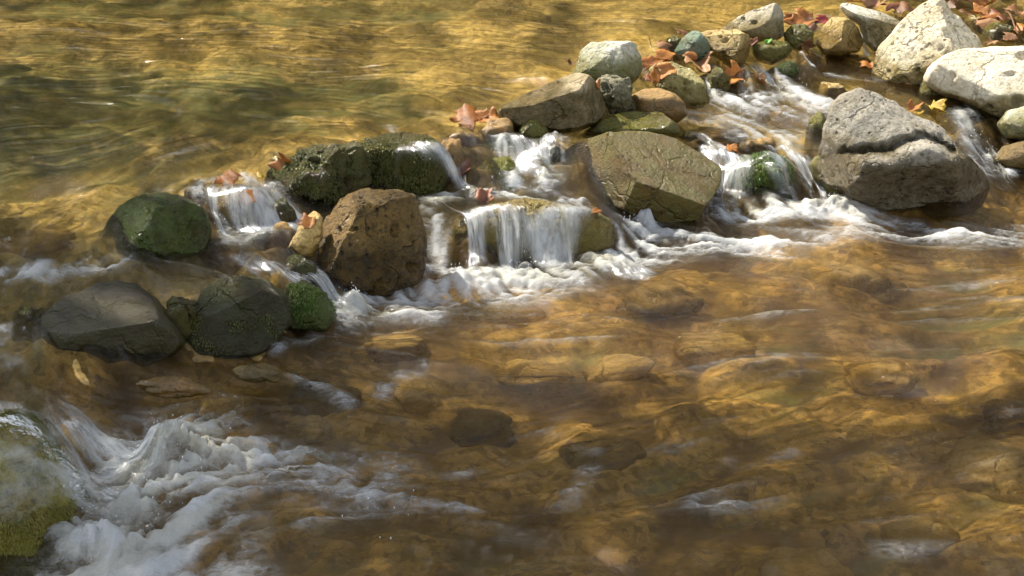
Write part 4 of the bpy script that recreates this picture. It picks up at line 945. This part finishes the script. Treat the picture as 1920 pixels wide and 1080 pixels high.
# ------------------------------------------------------------------ fallen leaves
from mathutils.bvhtree import BVHTree
allv, allf, o_ = [], [], 0
for r_ in ROCKS.values(): allv.append(r_['W']); allf.append(r_['F'] + o_); o_ += len(r_['W'])
Wg = np.stack([X, Y, Z], -1).reshape(-1, 3); gf = grid_faces(NY, NX)
tri = np.concatenate([gf[:, :3], gf[:, [0, 2, 3]]])
allv.append(Wg); allf.append(tri + o_)
bvh = BVHTree.FromPolygons(np.concatenate(allv).tolist(), np.concatenate(allf).tolist(), all_triangles=True)
del allv, allf
def leaf_mat(name, c, c2):
    N = Nodes(name); tc = N.n('ShaderNodeTexCoord'); oi = N.n('ShaderNodeObjectInfo')
    a = N.n('ShaderNodeVectorMath', operation='ADD'); N.l(tc.outputs['Object'], a.inputs[0]); N.l(oi.outputs['Random'], a.inputs[1])
    n = N.noise(a.outputs[0], 40, 4, .6); n2 = N.noise(a.outputs[0], 160, 3, .6)
    base = N.mix(N.ramp(n, [(.4, 0.), (.62, 1.)]), c, c2)
    base = N.mix(N.ramp(n2, [(.3, .6), (.48, 0.)]), base, [x * .35 for x in c2])
    base = N.mix(N.math('MULTIPLY', oi.outputs['Random'], .7), base, N.mix(1.0, base, (.52, .42, .38), 'MULTIPLY'))
    b = N.n('ShaderNodeBsdfPrincipled'); N.l(base, b.inputs['Base Color']); b.inputs['Roughness'].default_value = .5
    t = N.n('ShaderNodeBsdfTranslucent'); N.l(base, t.inputs[0])
    m = N.n('ShaderNodeMixShader'); m.inputs[0].default_value = .3; N.l(b.outputs[0], m.inputs[1]); N.l(t.outputs[0], m.inputs[2])
    bp = N.n('ShaderNodeBump'); bp.inputs['Strength'].default_value = .5; bp.inputs['Distance'].default_value = .003
    N.l(n2, bp.inputs['Height']); N.l(bp.outputs[0], b.inputs['Normal'])
    N.l(m.outputs[0], N.out.inputs[0]); return N.m
LM = dict(O=leaf_mat('orange dead leaf', (.55, .23, .040), (.36, .13, .025)), P=leaf_mat('pinkish dead leaf', (.46, .26, .12), (.34, .17, .07)),
          B=leaf_mat('brown dead leaf', (.24, .11, .04), (.15, .07, .03)), R=leaf_mat('red leaf', (.50, .05, .05), (.32, .05, .04)),
          D=leaf_mat('red brown leaf', (.32, .12, .05), (.24, .085, .04)), Y=leaf_mat('yellow leaf', (.55, .42, .04), (.50, .33, .05)),
          G=leaf_mat('green leaf', (.10, .32, .02), (.13, .36, .03)), L=leaf_mat('pale green leaf', (.42, .43, .20), (.32, .34, .16)))
# maple outline, tip at +y
half = [(0, -.50), (.10, -.42), (.34, -.46), (.30, -.30), (.50, -.12), (.44, -.04), (.62, .16), (.42, .12), (.26, .08), (.34, .30), (.26, .28), (.16, .34), (.12, .52), (0, .74)]
def leaf(label, px, py, wpx, kind, maple=True, tilt=.25, lift=.003, curl=.75, yaw=None, cat='leaf', group='fallen leaves on the stream'):
    d = ray(px, py); d /= np.linalg.norm(d)
    hit, nrm, _, dist = bvh.ray_cast(Vector(CAM), Vector(d))
    if hit is None: return
    P = np.array(hit); nr = np.array(nrm); nr = nr if nr @ d < 0 else -nr
    t = (P - CAM) @ FWD; size = .78 * wpx * t / F
    if maple:
        pts = half + [(-x, y) for x, y in half[-2:0:-1]]
    else:
        pts = [(.32 * math.sin(a), -.5 * math.cos(a)) for a in np.linspace(0, 2 * math.pi, 20, endpoint=False)]
    bm = bmesh.new()
    bm.faces.new([bm.verts.new((x, y, 0)) for x, y in pts])
    bmesh.ops.triangulate(bm, faces=bm.faces[:])
    bmesh.ops.subdivide_edges(bm, edges=bm.edges[:], cuts=3, use_grid_fill=True)
    v = np.array([x.co[:] for x in bm.verts]); f = [[q_.index for q_ in x.verts] for x in bm.faces]; bm.free()
    rg = np.random.default_rng(int(px * 7 + py * 13))
    a = rg.uniform(-.9, .9); k = np.array([math.cos(a), math.sin(a)])
    s1 = v[:, :2] @ k
    v[:, 2] = curl * (.55 * s1 ** 2 * rg.choice([1, 1, -.6]) + .16 * np.sin(s1 * 7 + rg.uniform(0, 6)) + .10 * np.sin(v[:, 0] * 9 + rg.uniform(0, 6)) * v[:, 1]) + .05 * np.abs(v[:, 0])
    # stem
    m = 8; ts = np.linspace(0, 1, m)
    st = np.stack([.10 * ts ** 2, -.5 - .45 * ts, .16 * ts ** 1.5], 1); bi = len(v); sv = []
    for c in range(4): sv.append(st + .011 * np.array([math.cos(c * math.pi / 2), 0, math.sin(c * math.pi / 2)]))
    stem = np.concatenate(sv)
    sf = [[c * m + i, c * m + i + 1, ((c + 1) % 4) * m + i + 1, ((c + 1) % 4) * m + i] for c in range(4) for i in range(m - 1)]
    yw = rg.uniform(0, 6.28) if yaw is None else yaw
    n_ = (nr * (1 - tilt) + tilt * (np.array([0, -.55, .75]) + rg.normal(0, .22, 3))); n_ /= np.linalg.norm(n_)
    xa = np.cross(n_, [math.sin(yw), math.cos(yw), .1]); xa /= np.linalg.norm(xa); ya = np.cross(n_, xa)
    Rm = np.stack([xa, ya, n_], 0)
    base = P + nr * lift
    W = (v * size) @ Rm
    W = W + n_ * max(0, -(W @ n_).min() * .5)
    o = mesh_obj('leaf', W + base, f, LM[kind], loc=base)
    so = o.modifiers.new('thickness', 'SOLIDIFY'); so.thickness = .0006
    if lift > -.01: stm = mesh_obj('stem', (stem * size) @ Rm, sf, LM[kind], parent=o)
    return tag(o, label, cat, group)
LEAVES = [
 ('brown leaf flat on the bank right of the white peak', 1780, 14, 50, 'B', 1), ('orange leaf half hidden behind the pointed grey cream stone', 1856, 36, 48, 'O', 1), ('dark red leaf at the top edge right of the white peak', 1796, 2, 44, 'D', 1),
 ('pink leaf between olive bank stone and huge cream boulder', 1860, 82, 34, 'P', 1), ('dark red leaf lying by the dark stick', 1872, 34, 46, 'D', 1), ('orange leaf scrap under the knobby rock', 1120, 158, 26, 'O', 1),
 ('orange leaf lower in the pile, hanging over the water', 1232, 142, 44, 'O', 1), ('brown leaf at the foot of the brown wet lump', 1512, 84, 30, 'B', 1), ('orange leaf soaked in the left small fall', 470, 372, 40, 'O', 1),
 ('glistening orange leaf between dark crumbly rock and brown rough boulder', 578, 418, 46, 'O', 1),
 ('crumpled orange leaf topmost in the pile behind the yellow green stone', 1246, 108, 62, 'O', 1), ('orange leaf on the left of the pile behind the yellow green stone', 1222, 122, 54, 'O', 1),
 ('orange leaf draped low over the top of the yellow green stone', 1250, 134, 48, 'O', 1), ('pointed orange leaf leaning against the blue green stone', 1296, 104, 40, 'O', 1),
 ('brownish pink leaf flat in the water below the blue green stone', 1308, 122, 60, 'P', 1), ('pale pink leaf sticking up left of the blue green stone', 1242, 88, 36, 'P', 1),
 ('pink leaf standing behind the blue green stone', 1276, 62, 34, 'P', 1), ('orange red leaf caught left of the glassy fan of water', 1374, 144, 48, 'O', 1),
 ('pink leaf drowned in the glassy fan of water', 1425, 152, 34, 'P', 1), ('small red leaf at the left end of the olive stone', 1414, 82, 28, 'D', 1),
 ('dark orange leaf upright beside the peak of the ramping boulder', 1478, 38, 42, 'O', 1), ('wide orange leaf behind the brown wet lump', 1505, 40, 64, 'O', 1),
 ('bright red leaf at the left of the faceted tan stone', 1540, 40, 36, 'R', 1), ('curled brown leaf above the tiny fall', 1526, 54, 34, 'B', 1),
 ('tiny bright green round leaf on the olive stone', 1440, 79, 18, 'G', 0), ('pink leaf behind the long white slab', 1640, 10, 54, 'P', 1),
 ('dark pink leaf right of the pink one behind the white slab', 1672, 14, 52, 'D', 1), ('brown leaf against the peak of the white pitted boulder', 1696, 20, 42, 'B', 1),
 ('orange leaf at the top edge above the white slab', 1606, 3, 44, 'O', 1), ('tiny green leaf at the top edge above the white slab', 1620, 4, 16, 'G', 0),
 ('orange leaf lying between the bank stones at the top right', 1838, 26, 56, 'O', 1), ('large orange leaf near the top edge on the right bank', 1836, 8, 70, 'O', 1),
 ('pink leaf in the top right corner', 1904, 24, 52, 'P', 1), ('brown leaf touching the pointed grey cream stone', 1808, 26, 40, 'B', 1),
 ('pink leaf right behind the white pitted boulder', 1848, 46, 42, 'P', 1), ('pale pink leaf hanging on the wet bank stone', 1892, 74, 36, 'P', 1),
 ('orange leaf at the right edge above the huge cream boulder', 1916, 56, 44, 'O', 1), ('large orange and tan leaf pressed against the left end of the flat boulder', 878, 224, 66, 'O', 1),
 ('orange leaf touching the pointed left end of the flat boulder', 914, 222, 52, 'O', 1), ('tan leaf scrap left of the orange leaves by the flat boulder', 872, 240, 34, 'P', 1),
 ('long orange leaf lying on the lip of the small left fall', 428, 340, 76, 'O', 1), ('small yellow leaf left of the dark crumbly rock', 486, 331, 26, 'Y', 0),
 ('brown leaf bent over the left shoulder of the dark crumbly rock', 532, 308, 54, 'O', 1),
 ('red brown leaf stuck on the central fall beside the brown dam rock', 866, 318, 58, 'D', 1), ('red brown leaf hanging under the yellow green mossy stone', 908, 370, 40, 'D', 1),
 ('orange leaf on the dark end of the wide wet rock', 1118, 398, 34, 'O', 1), ('dark leaf at the left side of the cream algae rock', 1072, 120, 30, 'B', 1),
 ('orange leaf right of the upper block of the grey boulder', 1714, 204, 30, 'O', 1), ('yellow leaf scrap right of the upper grey boulder', 1726, 214, 22, 'Y', 0),
 ('curved yellow leaf arching beside the rightmost cascade', 1756, 206, 52, 'Y', 1), ('rust leaf under thin water left of the green mossy stone', 1372, 282, 48, 'O', 1),
 ('dark red leaf in the shadow under the cream algae rock', 1222, 150, 40, 'D', 1), ('orange leaf scrap in front of the white pitted boulder', 1626, 124, 36, 'O', 1),
]
for i, (lab, px, py, wpx, k, mp) in enumerate(LEAVES): leaf(lab, px, py, wpx * (.8 + .45 * ((i * 37) % 10) / 10), k, bool(mp) and (i % 4 != 1 or wpx > 42))
def twig(label, a, b, r, mat):
    A = np.array([a + (b - a) * t + np.array([0, 0, .01 * math.sin(t * 5)]) for t in np.linspace(0, 1, 10)])
    d = (b - a) / np.linalg.norm(b - a); s_ = np.cross(d, [0, 0, 1.]); s_ /= np.linalg.norm(s_); n_ = np.cross(s_, d)
    V = np.concatenate([A + (s_ * math.cos(c * 1.0472) + n_ * math.sin(c * 1.0472)) * (r * np.linspace(1, .6, 10))[:, None] for c in range(6)])
    f = [[c * 10 + i, c * 10 + i + 1, ((c + 1) % 6) * 10 + i + 1, ((c + 1) % 6) * 10 + i] for c in range(6) for i in range(9)]
    f += [[c * 10 for c in range(6)], [c * 10 + 9 for c in range(6)]]
    return tag(mesh_obj('twig', V, f, mat, loc=a), label, 'twig', 'twigs on the stream')
twig('dark thin stick lying across the bank in the top right corner', at(1886, 22, U + .03), at(1910, 58, U + .02), .004, LM['B'])
twig('hair thin twig poking out of the pool above the orange leaf pile', at(1214, 70, U + .012), at(1222, 82, U - .01), .0012, LM['B'])

# ------------------------------------------------------------------ trees around the stream
def bark():
    N = Nodes('bark'); tc = N.n('ShaderNodeTexCoord')
    mp = N.n('ShaderNodeMapping'); mp.inputs['Scale'].default_value = (8, 8, 1.2); N.l(tc.outputs['Object'], mp.inputs[0])
    n = N.noise(mp.outputs[0], 3, 5, .7)
    b = N.n('ShaderNodeBsdfPrincipled'); N.l(N.ramp(n, [(.35, (.05, .035, .022)), (.65, (.16, .12, .08))]), b.inputs['Base Color'])
    b.inputs['Roughness'].default_value = .9; bp = N.n('ShaderNodeBump'); bp.inputs['Distance'].default_value = .03
    N.l(n, bp.inputs['Height']); N.l(bp.outputs[0], b.inputs['Normal']); N.l(b.outputs[0], N.out.inputs[0]); return N.m
def foliage(name, c1, c2):
    N = Nodes(name); tc = N.n('ShaderNodeTexCoord'); n = N.noise(tc.outputs['Object'], 1.5, 3)
    base = N.mix(N.ramp(n, [(.35, 0.), (.65, 1.)]), c1, c2)
    b = N.n('ShaderNodeBsdfDiffuse'); N.l(base, b.inputs[0]); t = N.n('ShaderNodeBsdfTranslucent'); N.l(base, t.inputs[0])
    m = N.n('ShaderNodeMixShader'); m.inputs[0].default_value = .35; N.l(b.outputs[0], m.inputs[1]); N.l(t.outputs[0], m.inputs[2])
    N.l(m.outputs[0], N.out.inputs[0]); return N.m
BARK = bark(); FOL = foliage('green tree leaves', (.045, .085, .02), (.09, .13, .03))
def tube(path, r):
    path = np.array(path, float); m = len(path); k = 8
    T = np.gradient(path, axis=0); T /= np.linalg.norm(T, axis=1)[:, None]
    s_ = np.cross(T, [.31, .17, .93]); s_ /= np.linalg.norm(s_, axis=1)[:, None]; n_ = np.cross(s_, T)
    V = np.concatenate([path + (s_ * math.cos(2 * math.pi * c / k) + n_ * math.sin(2 * math.pi * c / k)) * np.array(r)[:, None] for c in range(k)])
    f = np.array([[c * m + i, c * m + i + 1, ((c + 1) % k) * m + i + 1, ((c + 1) % k) * m + i] for c in range(k) for i in range(m - 1)])
    return V, f
def join(parts):
    V, Fq, o = [], [], 0
    for v, f in parts: V.append(v); Fq.append(f + o); o += len(v)
    return np.concatenate(V), np.concatenate(Fq)
def leaf_quads(P, size, rg):
    n = len(P)
    a = rg.normal(size=(n, 3)); a /= np.linalg.norm(a, axis=1)[:, None]
    b = np.cross(a, rg.normal(size=(n, 3))); b /= np.linalg.norm(b, axis=1)[:, None]
    s_ = (size * rg.uniform(.6, 1.3, n))[:, None]
    V = np.stack([P - a * s_ * .7, P + b * s_ * .42, P + a * s_ * .7, P - b * s_ * .42], 1).reshape(-1, 3)
    return V, np.arange(4 * n).reshape(n, 4)

# the overhanging tree that dapples the foreground and the left of the upper pool
def shade_at(px, py):
    """how shaded the photograph shows this spot"""
    def ell(cx, cy, rx, ry): return math.exp(-(((px - cx) / rx) ** 2 + ((py - cy) / ry) ** 2))
    s_ = 0
    edge = np.interp(px, [-400, 0, 500, 700, 900, 1200, 1500, 1920, 2300], [640, 650, 690, 690, 720, 730, 730, 690, 690])
    s_ = max(s_, float(smooth(np.array(py), edge - 30, edge + 40)))
    for c in [(1010, 705, 150, 42), (1180, 690, 130, 38), (1655, 705, 110, 46), (1860, 868, 120, 60), (1715, 1004, 90, 36), (1510, 1066, 120, 40), (1895, 774, 60, 26), (330, 715, 150, 26), (590, 806, 40, 20), (110, 840, 60, 40), (420, 770, 80, 22)]:
        s_ -= 1.15 * ell(*c)
    for c in [(150, 215, 380, 80), (420, 190, 240, 60), (60, 140, 200, 40), (250, 25, 330, 14), (60, 80, 140, 16), (40, 290, 120, 36), (1500, 570, 150, 14), (1750, 600, 160, 20), (1420, 650, 120, 12)]:
        s_ = max(s_, .85 * ell(*c))
    return s_
rg = np.random.default_rng(77)
LP = []
for zone, n, zz in (((-2.6, 2.4, 2.2, 4.6), 24000, 0.0), ((-3.2, 1.0, 4.6, 6.9), 13000, U)):
    for _ in range(n):
        x, y = rg.uniform(zone[0], zone[1]), rg.uniform(zone[2], zone[3])
        d = np.array([x, y, zz]) - CAM
        k = d @ FWD
        px = 960 + F * (d @ RIGHT) / k; py = 540 - F * (d @ UP) / k
        if rg.random() < np.clip(shade_at(px, py), 0, 1) ** 1.1 * (.50 + .5 * smooth(np.array(math.sin(x * 9 + y * 3) + math.sin(y * 14 - x * 5)), -1.4, .4)):
            hgt = 3.6 + .5 * math.sin(x * 1.7) + rg.normal(0, .18)
            LP.append(np.array([x, y, zz]) + S * (hgt / S[2]))
LP = np.array(LP)
tree = bpy.data.objects.new('overhanging_tree', None); COL.objects.link(tree)
tb = np.array([-5.4, 7.2, .3]); tree.location = tb
tag(tree, 'leafy tree leaning over the stream from the left bank, casting the dappled shade', 'tree', 'trees around the stream')
parts = [tube([tb + np.array([0, 0, -.4]), tb + np.array([.1, -.1, 1.2]), tb + np.array([.35, -.3, 2.6]), tb + np.array([.5, -.5, 4.4]), tb + np.array([.5, -.6, 6.2])], [.26, .22, .18, .14, .06])]
for tgt in LP[rg.choice(len(LP), 16, replace=False)]:
    a = tb + np.array([.35, -.3, 2.6]) + np.array([.1, -.12, rg.uniform(0, 1.6)]); c = (a + tgt) / 2 + np.array([0, 0, .35])
    ts = np.linspace(0, 1, 9)[:, None]
    parts.append(tube((1 - ts) ** 2 * a + 2 * ts * (1 - ts) * c + ts ** 2 * tgt, np.linspace(.05, .006, 9)))
V, f = join(parts); mesh_obj('trunk', V - tb, f, BARK, parent=tree)
top = tb + np.array([.5, -.6, 5.6]) + rg.normal(0, 1, (2500, 3)) * np.array([1.0, 1.0, .9])
V, f = leaf_quads(np.concatenate([LP, top]), .062, rg); mesh_obj('crown', V - tb, f, FOL, parent=tree, shade=False)

# trees on the far bank, mirrored in the water
def make_tree(seed, h):
    rg = np.random.default_rng(seed)
    parts = [tube([(0, 0, -.5), (0.05, 0, h * .3), (-.08, .05, h * .6), (0, 0, h * .95)], [.2, .16, .11, .03])]
    P = []
    for k in range(26):
        z0 = h * rg.uniform(.16, .9); an = rg.uniform(0, 6.28); L = h * .34 * (1.15 - abs(z0 / h - .45)) * rg.uniform(.5, 1.1)
        a = np.array([0, 0, z0]); e = a + np.array([math.cos(an) * L, math.sin(an) * L, L * .25])
        parts.append(tube([a, (a + e) / 2 + np.array([0, 0, .15]), e], [.05, .03, .01]))
        P.append(e + rg.normal(0, 1, (150, 3)) * L * .32); P.append((a + e) / 2 + rg.normal(0, 1, (60, 3)) * L * .3)
    P = np.concatenate(P); P[:, 2] = np.maximum(P[:, 2], .3)
    return join(parts), leaf_quads(P, .17, rg)
FOL2 = foliage('dark tree leaves', (.03, .06, .015), (.06, .10, .022)); FOL3 = foliage('olive tree leaves', (.07, .085, .02), (.13, .12, .03))
protos = []
for i, (sd_, h_, mt) in enumerate(((1, 5.6, FOL2), (2, 6.8, FOL), (3, 6.0, FOL3))):
    (tv, tf), (cv, cf) = make_tree(sd_, h_)
    protos.append((mesh_obj('trunk', tv, tf, BARK), mesh_obj('crown', cv, cf, mt, shade=False)))
first = [True] * 3
spots = [(-7.5, 12.5, 0), (-5.2, 11.6, 1), (-3.0, 12.4, 2), (-.9, 11.7, 0), (1.2, 12.6, 1), (3.1, 11.8, 2), (5.2, 12.3, 0), (7.6, 12, 1), (-6.4, 15, 1), (-3.6, 15.6, 0), (-.6, 15.0, 1), (2.6, 15.4, 0), (5.8, 15.2, 2)]
for i, (x, y, k) in enumerate(spots):
    e = bpy.data.objects.new('bank_tree', None); COL.objects.link(e)
    e.location = (x, y, .55); e.rotation_euler.z = i * 1.3; s_ = .85 + .3 * ((i * 7) % 5) / 5; e.scale = (s_, s_, s_)
    tag(e, 'leafy tree on the far bank behind the upper pool', 'tree', 'trees on the far bank')
    for src in protos[k]:
        c = src if first[k] else src.copy()
        if not first[k]: COL.objects.link(c)
        c.parent = e
    first[k] = False
